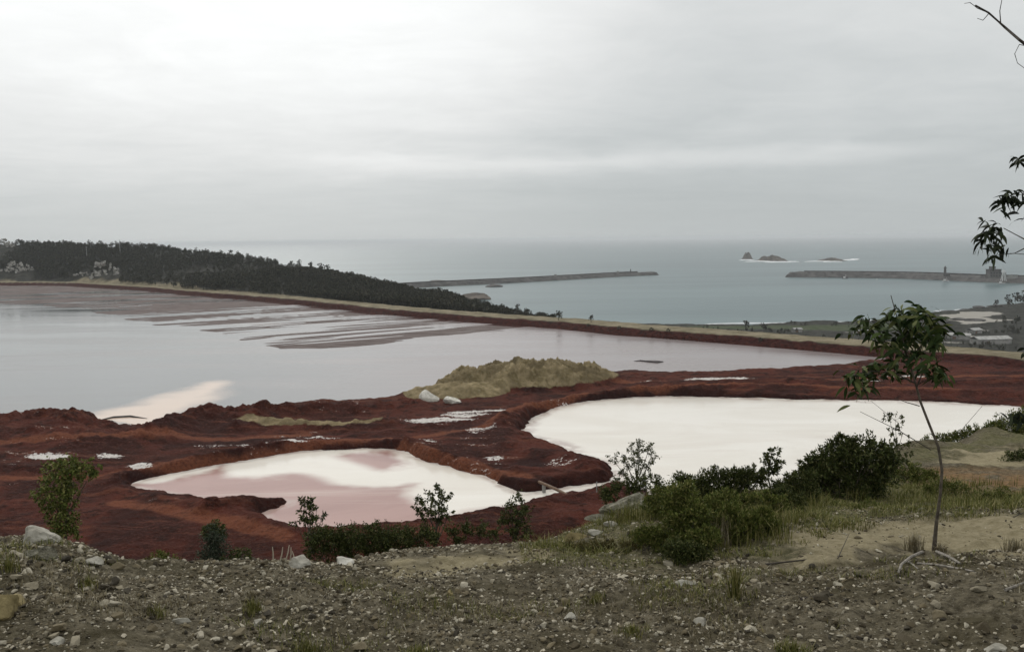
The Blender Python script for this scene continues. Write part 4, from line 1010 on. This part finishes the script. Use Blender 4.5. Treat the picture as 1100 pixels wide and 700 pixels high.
tuft(920, 536, .3, 180, .2, M_grass, 'green tuft below the large black bush', .005)
for i, (px, py) in enumerate(((284, 606), (292, 604), (298, 603), (303, 602), (308, 606))):
    p = put(px, 609, 14); p = p+np.array([0, .3, -.05]); m = MB()
    tp = p+np.array([rng.normal(0, .02)+.015, 0, rng.uniform(.10, .17)])
    m.tube([p, (p+tp)/2+[.004, 0, 0], tp], [.008, .007, .004], 5)
    tag(m.build('dry_stalk', M_stalk, loc=p), 'pale dry stalk in the row left of the rough pale rock', 'stalk', 'pale dry stalks on the terrace lip')
for i, (px, py, r, h) in enumerate(((690, 528, 14.6, .22), (694, 528, 14.6, .2), (699, 528, 14.6, .24), (704, 528, 14.6, .2))):
    p = gbase(px, r); m = MB(); tp = p+np.array([.03, 0, h]); m.tube([p, (p+tp)/2+[.01, 0, 0], tp], [.012, .011, .007], 5)
    tag(m.build('dry_stalk', M_stalk, loc=p), 'pale bare stalk in the row right of the airy tree foot', 'stalk', 'pale stalks beside the airy tree')

# ------------------------------------------------------------------ sapling with hanging leaves
def spray(mb, c, n, L, wd, sp, sag=.9, out=1.0):
    for _ in range(n):
        d = rng.normal(size=3); d[2] = d[2]*.5+.15
        long_leaf(mb, np.array(c)+rng.normal(0, sp, 3), d*out, L*rng.uniform(.65, 1.2), wd*rng.uniform(.7, 1.2), sag*rng.uniform(.5, 1.6))
SR = 8.75
def sp3(px, py, dr=0.0): return at(np.array(float(px)), np.array(float(py)), SR+dr)
base = put(1003, 590, 20); SR = float(np.hypot(base[0], base[1]))
o = thing('sapling', base, 'young eucalyptus sapling with a thin bare trunk and hanging leaves', 'tree')
tr = MB(); tr.tube([base-[0, 0, .08], sp3(1006, 560), sp3(1010, 532), sp3(1012, 505), sp3(1008, 480), sp3(998, 455), sp3(989, 432), sp3(983, 410), sp3(974, 380), sp3(966, 350), sp3(957, 317)],
                [.026, .018, .016, .015, .0145, .014, .013, .011, .009, .007, .004], 8)
tr.build('trunk', M_bark, o, smooth=True)
for pts, r0 in (([(1000, 483), (965, 462), (924, 442)], .006), ([(988, 436), (974, 432), (960, 427)], .006), ([(985, 415), (992, 398), (1000, 385)], .009), ([(984, 412), (960, 400), (930, 398), (915, 405)], .009),
                ([(976, 385), (955, 370), (935, 355)], .008), ([(976, 388), (992, 368), (1002, 350)], .008), ([(970, 365), (985, 345), (990, 328)], .006), ([(968, 358), (950, 345), (925, 345)], .006),
                ([(984, 414), (1000, 405), (1014, 402)], .006), ([(1006, 470), (1030, 465), (1055, 436)], .004), ([(966, 455), (945, 438), (935, 430)], .003)):
    br = MB(); br.tube([sp3(a, b, rng.normal(0, .02)*(i > 0)) for i, (a, b) in enumerate(pts)], np.linspace(r0, r0*.4, len(pts)), 5); br.build('branch', M_darktwig, o)
lf = MB()
for px, py, n, L in ((928, 346, 12, .17), (918, 352, 8, .15), (940, 352, 14, .18), (945, 362, 12, .18), (958, 342, 14, .18), (966, 335, 12, .17), (976, 350, 16, .18), (985, 342, 14, .18), (992, 335, 10, .16), (1003, 346, 14, .18), (1008, 358, 14, .18),
                     (995, 360, 14, .18), (980, 365, 14, .18), (965, 362, 14, .18), (950, 372, 12, .18), (1005, 368, 10, .18), (968, 380, 10, .17), (984, 380, 10, .16), (914, 404, 12, .15), (925, 400, 14, .16), (932, 408, 10, .16), (940, 398, 10, .15), (952, 400, 8, .15),
                     (962, 394, 8, .15), (990, 398, 12, .15), (1004, 398, 14, .15), (1012, 403, 9, .14), (1000, 388, 10, .15), (972, 398, 8, .14), (918, 420, 4, .17), (931, 420, 4, .17), (925, 415, 5, .16), (957, 388, 8, .16)):
    spray(lf, sp3(px, py, rng.normal(0, .12)), int(n*1.9), L*.95, .040, .045, 1.3)
for _ in range(9): long_leaf(lf, sp3(984, 386, .02)+rng.normal(0, .03, 3), rng.normal(size=3)+[0, 0, .8], .13, .022, .3)
lf.build('foliage', M_euc, o)
# dead sticks at its foot and on the gravel
def stick(pts, r0, label, m=M_twig, lift=.02):
    q_ = [put(a, b, 30)+np.array([0, 0, lift if i else r0]) for i, (a, b) in enumerate(pts)]
    t_ = MB(); t_.tube(q_, np.linspace(r0, r0*.55, len(q_)), 6); return tag(t_.build('dead_branch', m, loc=q_[0]), label, 'stick')
stick([(991, 594), (978, 603), (968, 612), (965, 620)], .016, 'crooked pale dead branch reaching left from the sapling foot', lift=.05)
stick([(1006, 594), (1018, 602), (1031, 611)], .017, 'straight pale dead branch reaching right from the sapling foot', lift=.05)
stick([(986, 606), (1010, 610), (1046, 617)], .013, 'long pale dead branch lying in front of the sapling foot', lift=.03)
stick([(976, 604), (986, 613)], .009, 'short pale twig crossing the crooked branch by the sapling')
stick([(1080, 634), (1110, 624)], .012, 'pale dead stick at the right edge of the gravel')
stick([(822, 607), (860, 603), (905, 599)], .010, 'thin dark stick lying along the near edge of the dirt track', M_darktwig)
stick([(860, 645), (895, 641)], .012, 'dark stick on the gravel below the dirt track', M_darktwig)
stick([(900, 600), (912, 584)], .005, 'thin twig standing up at an angle from the track edge', M_darktwig, .12)
stick([(1080, 560), (1100, 552)], .008, 'thin dark stick on the dirt track at the right edge', M_darktwig)

# ------------------------------------------------------------------ tall eucalyptus whose boughs reach in at the right
TR = 7.2
def tp(px, py, dr=0.0):
    px = px if px < 1150 else 1150+(px-1150)*2.6
    return at(np.array(float(px)), np.array(float(py)), TR+dr)
tb = gbase(1384, TR)
o = thing('eucalyptus', tb, 'tall eucalyptus whose thin boughs and drooping leaves reach in at the right edge', 'tree')
tr = MB(); tr.tube([tb-[0, 0, .1], tp(1236, 560), tp(1228, 420), tp(1222, 280), tp(1210, 140), tp(1205, 0), tp(1190, -160)], [.10, .085, .075, .066, .056, .045, .028], 9)
tr.build('trunk', M_bark, o, smooth=True)
BW = [([(1207, 120), (1160, 85), (1120, 62), (1095, 43), (1080, 30), (1062, 14), (1048, 6)], .016), ([(1062, 14), (1050, 9), (1042, 3), (1036, 4)], .004), ([(1075, 26), (1074, 12), (1077, -4)], .004), ([(1062, 15), (1056, 22), (1050, 20)], .003),
      ([(1104, 50), (1095, 48), (1090, 58), (1093, 68), (1104, 76)], .003),
      ([(1222, 270), (1160, 235), (1120, 225), (1095, 205)], .012), ([(1222, 290), (1150, 275), (1110, 262), (1078, 245)], .010), ([(1110, 262), (1090, 272), (1072, 274)], .005), ([(1150, 275), (1115, 274), (1085, 272)], .005),
      ([(1160, 235), (1120, 195), (1098, 172)], .006), ([(1228, 430), (1160, 420), (1115, 430), (1098, 440)], .010), ([(1160, 420), (1120, 395), (1104, 378)], .006),
      ([(1205, 0), (1240, -80), (1290, -120)], .02), ([(1210, 140), (1270, 70), (1320, 30)], .02), ([(1222, 280), (1290, 220), (1350, 200)], .02), ([(1190, -160), (1170, -220), (1140, -260)], .015)]
for pts, r0 in BW:
    br = MB(); br.tube([tp(a, b, .12*math.sin(i*2.1+r0*300)*(i > 0)) for i, (a, b) in enumerate(pts)], np.linspace(r0, max(r0*.3, .0018), len(pts)), 6); br.build('branch', M_darktwig, o)
lf = MB()
for px, py, n, L, sp_s in ((1098, 172, 7, .085, .02), (1093, 174, 4, .08, .015), (1085, 212, 9, .10, .02), (1078, 214, 8, .10, .02), (1092, 210, 8, .1, .02), (1075, 222, 5, .09, .015), (1065, 245, 10, .10, .025), (1058, 252, 10, .10, .02), (1052, 262, 7, .09, .015), (1072, 250, 8, .09, .02),
                     (1064, 262, 6, .1, .015), (1066, 276, 8, .10, .02), (1078, 268, 6, .09, .015), (1060, 238, 4, .08, .01), (1094, 445, 10, .09, .02), (1086, 448, 5, .09, .015), (1100, 452, 10, .09, .02), (1103, 378, 6, .07, .015), (1100, 216, 6, .1, .02),
                     (1115, 230, 14, .12, .05), (1130, 270, 14, .12, .06), (1150, 200, 18, .13, .08), (1170, 420, 20, .13, .1), (1140, 425, 14, .12, .06)):
    spray(lf, tp(px, py, rng.normal(0, .04)), int(n*1.5), L*1.1, .024, sp_s, 1.8)
for px, py in ((1290, -120), (1260, -90), (1320, 30), (1290, 60), (1350, 200), (1310, 210), (1140, -260), (1170, -220), (1200, -190), (1240, -50), (1330, 120), (1270, 150), (1300, 0), (1340, -60)):
    spray(lf, tp(px, py, rng.normal(0, .3)), 40, .15, .024, .14, 1.6)
lf.build('foliage', M_eucdark, o)

# ------------------------------------------------------------------ small things in the middle distance
# pipe over the inlet
m = MB(); a = np.append(P(np.array(579.), np.array(519.), 1.6), 1.9); b_ = np.append(P(np.array(616.), np.array(535.5), 1.6), 1.7)
m.tube([a, (a+b_)/2+[0, 0, .15], b_], .28, 8); op = thing('pipe', a, 'brown pipe lying slantwise over the narrow white inlet', 'pipe')
m.build('pipe_run', M_rust, op, True); m = MB()
for k in (.15, .85):
    c = a*(1-k)+b_*k; m.box((c[0], c[1], .6), (.5, .5, 2.2), .3)
m.build('support', M_conc, op)
c = np.append(P(np.array(641.), np.array(532.), 1.6), .8); m = MB(); m.tube([c, c+[0, 0, 3.2]], .09, 6); m.box(c+np.array([0, 0, .2]), (.7, .7, .5)); tag(m.build('marker_post', M_steel, loc=c), 'thin pale post standing beside the narrow inlet', 'post')
# thin mud islet drawn in the pond
pts = Pn([(681, 388), (688, 387.6), (697, 388.8), (706, 389.6), (712, 388.6), (703, 387.4), (694, 387.2)], 0); q3 = np.column_stack([pts, np.full(len(pts), -.02)])
m = MB(); m.tube(q3, [.15, .45, .5, .5, .3, .2, .1], 6); tag(m.build('mud_islet', mat('dark mud', simple((.03, .025, .025), (.06, .05, .05), 1)), loc=q3[0]), 'thin dark curl of mud lying alone in the grey pond', 'mudbank')
m = MB(); p5 = np.column_stack([Pn([(106, 451), (122, 448), (140, 447), (158, 449)], .1), [-.1, -.1, -.1, -.1]]); m.tube(p5, [.25, .5, .5, .2], 7)
tag(m.build('mud_islet', M_rock, loc=p5[0]), 'low dark bank in the gap between the red mounds at the pond edge', 'mudbank')
# masts on the hill
for px, lab in ((93, 'slim pale mast on the wooded hill, left of its twin'), (129, 'slim pale mast on the wooded hill, right of its twin')):
    p = at(np.array(float(px)), np.array(271.), 1130); p[2] = float(H(p[0], p[1])[0]); ob = thing('mast', p, lab, 'mast')
    m = MB(); m.tube([p, p+[0, 0, 16]], [.35, .2], 6); m.build('pole', M_steel, ob); m = MB(); m.box(p+np.array([0, 0, 15.6]), (2.2, .3, .3)); m.box(p+np.array([0, 0, .3]), (1.6, 1.6, .8)); m.build('bracket', M_steel, ob)
# shrubs along the embankment
for i, (px, py) in enumerate(((632, 351), (665, 354), (718, 356.5), (817, 366), (700, 355))):
    p = hit(px, py, 250); d = rng.normal(size=(70, 3)); d /= np.linalg.norm(d, axis=1)[:, None]; g = MB()
    leaves(g, p+[0, 0, .7]+d*np.array([.9, .9, .7])*rng.uniform(.3, 1, (70, 1)), d+[0, 0, .4], .5, .16)
    tag(g.build('embankment_shrub', M_forest, loc=p), 'tiny dark shrub on the red face of the embankment', 'shrub', 'shrubs on the embankment face')
# sheds on the coastal flat
def shed(px, py, w, d, h, rz, label):
    p = np.append(P(np.array(float(px)), np.array(float(py)), -56.5), 0); p[2] = float(H(p[0], p[1])[0])-.3
    o = thing('shed', p, label, 'building'); o.rotation_euler = (0, 0, rz)
    m = MB(); m.box((0, 0, h/2), (w, d, h)); w_ = m.build('wall', M_conc, o); w_.matrix_parent_inverse = Matrix()
    m = MB(); rf = d/2+.6; e = w/2+.6
    v = np.array([[-e, -rf, h], [e, -rf, h], [e, 0, h+d*.2], [-e, 0, h+d*.2], [-e, rf, h], [e, rf, h]]); v2 = v+[0, 0, .25]
    m.add(np.vstack([v, v2]), [[6, 7, 8, 9], [9, 8, 11, 10], [0, 3, 2, 1], [3, 4, 5, 2], [0, 1, 7, 6], [5, 4, 10, 11], [1, 2, 8, 7], [2, 5, 11, 8], [3, 0, 6, 9], [4, 3, 9, 10]])
    w_ = m.build('roof', M_roof, o); w_.matrix_parent_inverse = Matrix()
    m = MB(); m.box((-w*.2, -d/2-.05, 1.5), (3, .2, 3)); w_ = m.build('door', M_rust, o); w_.matrix_parent_inverse = Matrix()
    return o
shed(1064, 369, 34, 12, 4.5, .15, 'long pale roofed shed on the coastal flat, nearest the embankment')
shed(1030, 363.5, 20, 10, 4, -.5, 'pale roofed shed on the coastal flat, left of the longest one')
shed(1046, 358, 14, 9, 4, .5, 'small pale roofed shed furthest back among the coastal sheds')
shed(856, 357, 9, 6, 3.5, .2, 'tiny pale hut on the coastal flat behind the pond, far from the sheds')
shed(925, 358.5, 14, 7, 3.5, -.2, 'small pale shed behind the sapling crown on the coastal flat')
# reef rocks along the right shore
for i, (px, py, w) in enumerate(((985, 340, 9), (1004, 337, 14), (1020, 335, 12), (1036, 334, 15), (1052, 333, 10), (1068, 332, 14), (1010, 345, 8), (1030, 347, 12), (975, 345, 8), (1045, 348, 14), (1012, 350, 10))):
    p = np.append(P(np.array(float(px)), np.array(float(py)), SEA), SEA); p[2] = max(SEA, float(H(p[0], p[1])[0]))
    rock('reef_rock', p, (w, w*.9, 3.6), 900+i, M_rock, 'dark low reef rock along the shore by the pale beach', 'reef rocks on the right shore', 3, .7, 'rock')
def foam(px, py, L, w, rz=0.0, hh=.8, z=SEA+.1):
    p = np.append(P(np.array(float(px)), np.array(float(py)), SEA), z); v, f = ICO[3]; v = v.copy()
    v = v*(1+.35*fbm(v[:, 0]*3+px, v[:, 1]*3+py, 3))[:, None]*np.array([L, w, hh]); c, s_ = math.cos(rz), math.sin(rz)
    v[:, :2] = v[:, :2] @ np.array([[c, s_], [-s_, c]]); return v+p, f
fm = MB()
for a in ((1050, 332.6, 24, 5), (1075, 331, 18, 4), (1015, 334.2, 14, 4), (1033, 333, 10, 3), (800, 347.8, 50, 2.5), (880, 346.6, 60, 2.5), (950, 344.3, 30, 2.5)): fm.add(*foam(*a, 0.0, 1.3))
structure(fm.build('shore_surf', M_foam, smooth=True), 'thin white surf along the near shore', 'surf')

# ------------------------------------------------------------------ islets, breakwaters, harbour
def islet(px, py, w, d, h, seed, label, knobs=()):
    p = np.append(P(np.array(float(px)), np.array(float(py)), SEA), SEA); o = thing('islet', p, label, 'islet')
    n = 46; gx, gy = np.meshgrid(np.linspace(-1.1, 1.1, n*2), np.linspace(-1.1, 1.1, n)); rad = np.hypot(gx, gy)*(1+.35*fbm(gx*2+seed, gy*2, seed))
    z = (1-sm(rad, .1, 1.0))*h*(1+.7*fbm(gx*3+seed, gy*3, seed+1))+fbm(gx*9, gy*9, seed+2)*h*.12-h*.08
    for kx, kw, kh in knobs: z = z+kh*np.exp(-((gx-kx)/kw)**4-(gy/.7)**4)*(1+.35*fbm(gx*4, gy*4, seed+9))
    v = np.stack([gx*w/2, gy*d/2, z], -1).reshape(-1, 3)
    i = np.arange(n-1)[:, None]*n*2; j = np.arange(n*2-1); f = np.stack([i+j, i+j+1, i+n*2+j+1, i+n*2+j], -1).reshape(-1, 4)
    w_ = mesh_obj('rock', v, f, M_islet, o, True); w_.matrix_parent_inverse = Matrix()
    return p
p1 = islet(828, 280.5, 175, 90, 26, 5, 'brown rocky islet with a long low back and white surf')
p0 = islet(803, 278.2, 60, 56, 7, 8, 'steep knob of rock just left of the brown islet', ((-.05, .62, 23),))
p2 = islet(893, 280.3, 160, 60, 11, 11, 'flat low rocky islet right of the brown islet')
fm = MB()
for a in ((803, 279.6, 34, 16), (815, 281.2, 60, 14), (835, 281.8, 60, 12), (850, 281.6, 34, 14), (838, 282, 40, 10), (880, 281.2, 60, 12), (895, 281.5, 40, 10), (912, 279.6, 50, 22, .5), (918, 278.8, 24, 14, .4)): fm.add(*foam(*(list(a)+[0.0])[:5], 4.2))
structure(fm.build('islet_surf', M_foam, smooth=True), 'white surf breaking around the islets', 'surf')

def breakwater(pts, wtop, h, slope, label, seed, wall_h=3.0, side=1):
    p = Pn(pts, SEA); d = np.concatenate([[0], np.cumsum(np.hypot(*np.diff(p, axis=0).T))]); nseg = int(d[-1]/9)
    s_ = np.linspace(0, d[-1], nseg); x = np.interp(s_, d, p[:, 0]); y = np.interp(s_, d, p[:, 1])
    ker = np.ones(9)/9; xp = np.convolve(np.pad(x, 4, mode='edge'), ker, 'valid'); yp = np.convolve(np.pad(y, 4, mode='edge'), ker, 'valid')
    tx, ty = np.gradient(xp), np.gradient(yp); l = np.hypot(tx, ty); tx /= l; ty /= l; nx, ny = -ty*side, tx*side
    # centre the section behind its near water line
    W_ = wtop/2+h*slope; off = np.linspace(-1, 1, 25)*(W_+6)
    prof = np.clip((W_-np.abs(off))/slope, -3, h)
    endf = sm(np.minimum(s_, 1e9)-0, -1, 1)*np.clip((d[-1]-s_)/(h*slope)*1.0, 0, 1)
    X = xp[:, None]+nx[:, None]*(off+W_); Y = yp[:, None]+ny[:, None]*(off+W_)
    Z = SEA+np.minimum(prof[None], (h*endf[:, None]+0*prof[None]))
    Z = Z+fbm(X*.12, Y*.12, seed, 3, .7)*2.6*(np.abs(off)[None] > wtop/2*.9)+fbm(X*.01, Y*.01, seed+3)*1.5
    v = np.stack([X, Y, Z], -1).reshape(-1, 3); n, m = X.shape
    i = np.arange(n-1)[:, None]*m; j = np.arange(m-1); f = np.stack([i+j, i+m+j, i+m+j+1, i+j+1], -1).reshape(-1, 4)
    o = thing('breakwater', (xp[-1], yp[-1], SEA), label, 'breakwater')
    mesh_obj('rock_bank', v, f[:, ::-side], M_rock, o)
    wl = MB(); k = slice(0, int(n*.93)); cx, cy = xp+nx*(W_+wtop*.3), yp+ny*(W_+wtop*.3)
    for i in range(int(n*.94)-1):
        a_ = math.atan2(cy[i+1]-cy[i], cx[i+1]-cx[i]); L_ = math.hypot(cx[i+1]-cx[i], cy[i+1]-cy[i])
        wl.box(((cx[i]+cx[i+1])/2, (cy[i]+cy[i+1])/2, SEA+h+wall_h/2-1), (L_-.02, 3, wall_h+2), a_)
    wl.build('parapet', M_rock, o)
    return o, xp, yp, nx, ny, W_
o, xp, yp, nx, ny, W_ = breakwater([(380, 316), (440, 309.5), (500, 306.5), (560, 303.5), (620, 300), (670, 297), (712, 295.3)], 14, 9, 1.4, 'long dark breakwater running from the wooded hill out to sea', 3, 3)
bx = MB()
i = len(xp)-12; c = np.array([xp[i]+nx[i]*W_, yp[i]+ny[i]*W_, SEA+9]); bx.tube([c, c+[0, 0, 3], c+[0, 0, 9]], [2.2, 1.6, 1.2], 10); bx.box(c+np.array([0, 0, 9.6]), (2.2, 2.2, 1.4)); bx.build('beacon', M_rock, o)
for fr in (.86, .63):
    i = int(len(xp)*fr); c = np.array([xp[i]+nx[i]*W_, yp[i]+ny[i]*W_, SEA+9]); m = MB(); m.box(c+np.array([0, 0, 2.2]), (6, 5, 6)); m.box(c+np.array([0, 0, 5.6]), (7, 6, .6)); m.build('hut', M_conc, o)
o, xp, yp, nx, ny, W_ = breakwater([(1260, 308), (1100, 304.5), (1050, 303), (1000, 300.6), (960, 299), (900, 298.3), (838, 297.8)][::1], 26, 13, 1.3, 'broad dark harbour breakwater at the right with buildings on it', 7, 3, -1)
# rock spit at the root of the long breakwater
for i, (px, py, r, w, lab) in enumerate(((506, 319, 1500, (34, 22, 16), 'pale cliffy rocks at the seaward foot of the wooded hill'), (470, 308.5, 2000, (46, 26, 12), 'grey low rocks at the root of the long breakwater'), (528, 309, 1900, (36, 20, 6), 'flat dark rock ledge in the sea below the long breakwater'))):
    p = np.append(at(np.array(float(px)), np.array(float(py)), r)[:2], SEA)
    rock('shore_rock', p, w, 950+i, M_islet if i != 2 else M_rock, lab, sub=4, flat=.8)
# buildings and boats by the right breakwater
def harbour(px, py): return np.append(P(np.array(float(px)), np.array(float(py)), SEA+13), SEA+12)
def block(name, px, py, parts, label, cat='building'):
    p = harbour(px, py); o = thing(name, p, label, cat)
    for nm, fn, mt in parts:
        m = MB(); fn(m, p); m.build(nm, mt, o)
def s1(m, p):
    m.box(p+np.array([0, 0, 9]), (24, 16, 18)); m.box(p+np.array([17, 0, 5]), (12, 14, 10)); m.box(p+np.array([-3, 0, 21]), (9, 9, 6))
def s1r(m, p): m.box(p+np.array([0, 0, 18.4]), (25.5, 17.5, .8)); m.box(p+np.array([17, 0, 10.4]), (13, 15, .8)); m.box(p+np.array([-3, 0, 24.3]), (10, 10, .6))
def s1w(m, p):
    for k in range(4): m.box(p+np.array([-9+6*k, -8.1, 11]), (2.4, .3, 2.6)); m.box(p+np.array([-9+6*k, -8.1, 5]), (2.4, .3, 2.6))
block('silo_building', 1067, 298, (('wall', s1, M_rock), ('roof', s1r, M_rock), ('window', s1w, M_glass)), 'dark blocky harbour building on the right breakwater')
def s2(m, p): m.tube([p, p+[0, 0, 10], p+[0, 0, 18]], [3.4, 2.8, 2.2], 10); m.box(p+np.array([6, 0, 3]), (8, 6, 6))
def s2t(m, p): m.tube([p+[0, 0, 18], p+[0, 0, 19], p+[0, 0, 22], p+[0, 0, 24]], [3.2, 3.2, 1.6, .3], 10)
block('harbour_tower', 1015, 296.5, (('tower', s2, M_rock), ('lantern', s2t, M_rock)), 'short dark tower standing on the right breakwater', 'tower')
def s3(m, p):
    for dx in (-4, 4):
        for dy in (-3, 3): m.tube([p+[dx, dy, -4], p+[dx*.3, dy*.3, 16]], .6, 5)
    m.box(p+np.array([0, 0, 16]), (5, 4, 3)); 
def s3j(m, p): m.tube([p+[0, 0, 16], p+[-3, 0, 24], p+[-4, 0, 27]], [.7, .5, .4], 5)
block('harbour_crane', 1078, 299, (('crane_frame', s3, M_whitep), ('jib', s3j, M_whitep)), 'pale slim crane right of the dark harbour building', 'crane')
def s4(m, p): m.box(p+np.array([0, 0, 3]), (22, 12, 6)); 
def s4r(m, p): m.box(p+np.array([0, 0, 6.4]), (23, 13, .8))
block('harbour_shed', 1086, 298, (('wall', s4, M_conc), ('roof', s4r, M_rock)), 'low grey harbour shed at the right edge of the breakwater')
def boat(px, py, L, label, hullm, rz=0.0, mast=0, cab=True):
    p = np.append(P(np.array(float(px)), np.array(float(py)), SEA), SEA); o = thing('boat', p, label, 'boat'); o.rotation_euler = (0, 0, rz)
    n = 13; t = np.linspace(-1, 1, n); w = L*.14*np.clip(1-np.clip(t-.2, 0, 1)**2*1.55, .02, 1)*np.where(t < -.8, .85, 1); top = L*.09*(1+.35*t*t*(t > 0)+.1)
    sec = [(-1, 1), (-.8, .35), (-.35, -.3), (.35, -.3), (.8, .35), (1, 1)]
    v = np.array([[ti*L/2*(1 if k_ in (0, 5) else .97), a*wi, b_*tz if b_ > 0 else b_*L*.06] for ti, wi, tz in zip(t, w, top) for k_, (a, b_) in enumerate(sec)])
    f = [[i*6+j, i*6+j+1, (i+1)*6+j+1, (i+1)*6+j] for i in range(n-1) for j in range(5)]
    dk = [[i*6, (i+1)*6, (i+1)*6+5, i*6+5] for i in range(n-1)]
    m = MB(); m.add(v, np.array(f)); dv = v.copy(); m.add(dv-[0, 0, .05], np.array(dk)); m.add(v[:6], [[0, 1, 2, 5], [5, 2, 3, 4]])
    c = m.build('hull', hullm, o); c.matrix_parent_inverse = Matrix()
    if cab:
        m = MB(); m.box((-L*.18, 0, L*.19), (L*.24, L*.17, L*.2), 0, .9); m.box((-L*.18, 0, L*.3), (L*.26, L*.19, L*.02)); c = m.build('cabin', M_whitep, o); c.matrix_parent_inverse = Matrix()
        m = MB(); m.box((-L*.055, 0, L*.24), (L*.02, L*.12, L*.06)); c = m.build('window', M_glass, o); c.matrix_parent_inverse = Matrix()
    if mast:
        m = MB(); m.tube([(L*.05, 0, L*.08), (L*.05, 0, mast)], L*.012, 6); m.tube([(L*.05, 0, mast*.5), (L*.3, 0, mast*.62)], L*.01, 5); c = m.build('mast', M_whitep, o); c.matrix_parent_inverse = Matrix()
    return o
boat(908, 299.2, 17, 'dark hulled boat with a white cabin off the right breakwater', M_hull, .3, 10)
boat(1016, 302.2, 17, 'white boat moored below the short dark tower', M_whitep, .2, 9)
boat(942, 300.2, 8, 'tiny boat in the water between the two larger boats', M_whitep, .8, 0)
boat(1076, 304.8, 16, 'white boat moored below the pale slim crane', M_whitep, .1, 16)
boat(887, 347.3, 7, 'tiny dark boat close to the near shore', M_hull, .1, 0, False)
print('objects', len(bpy.data.objects))
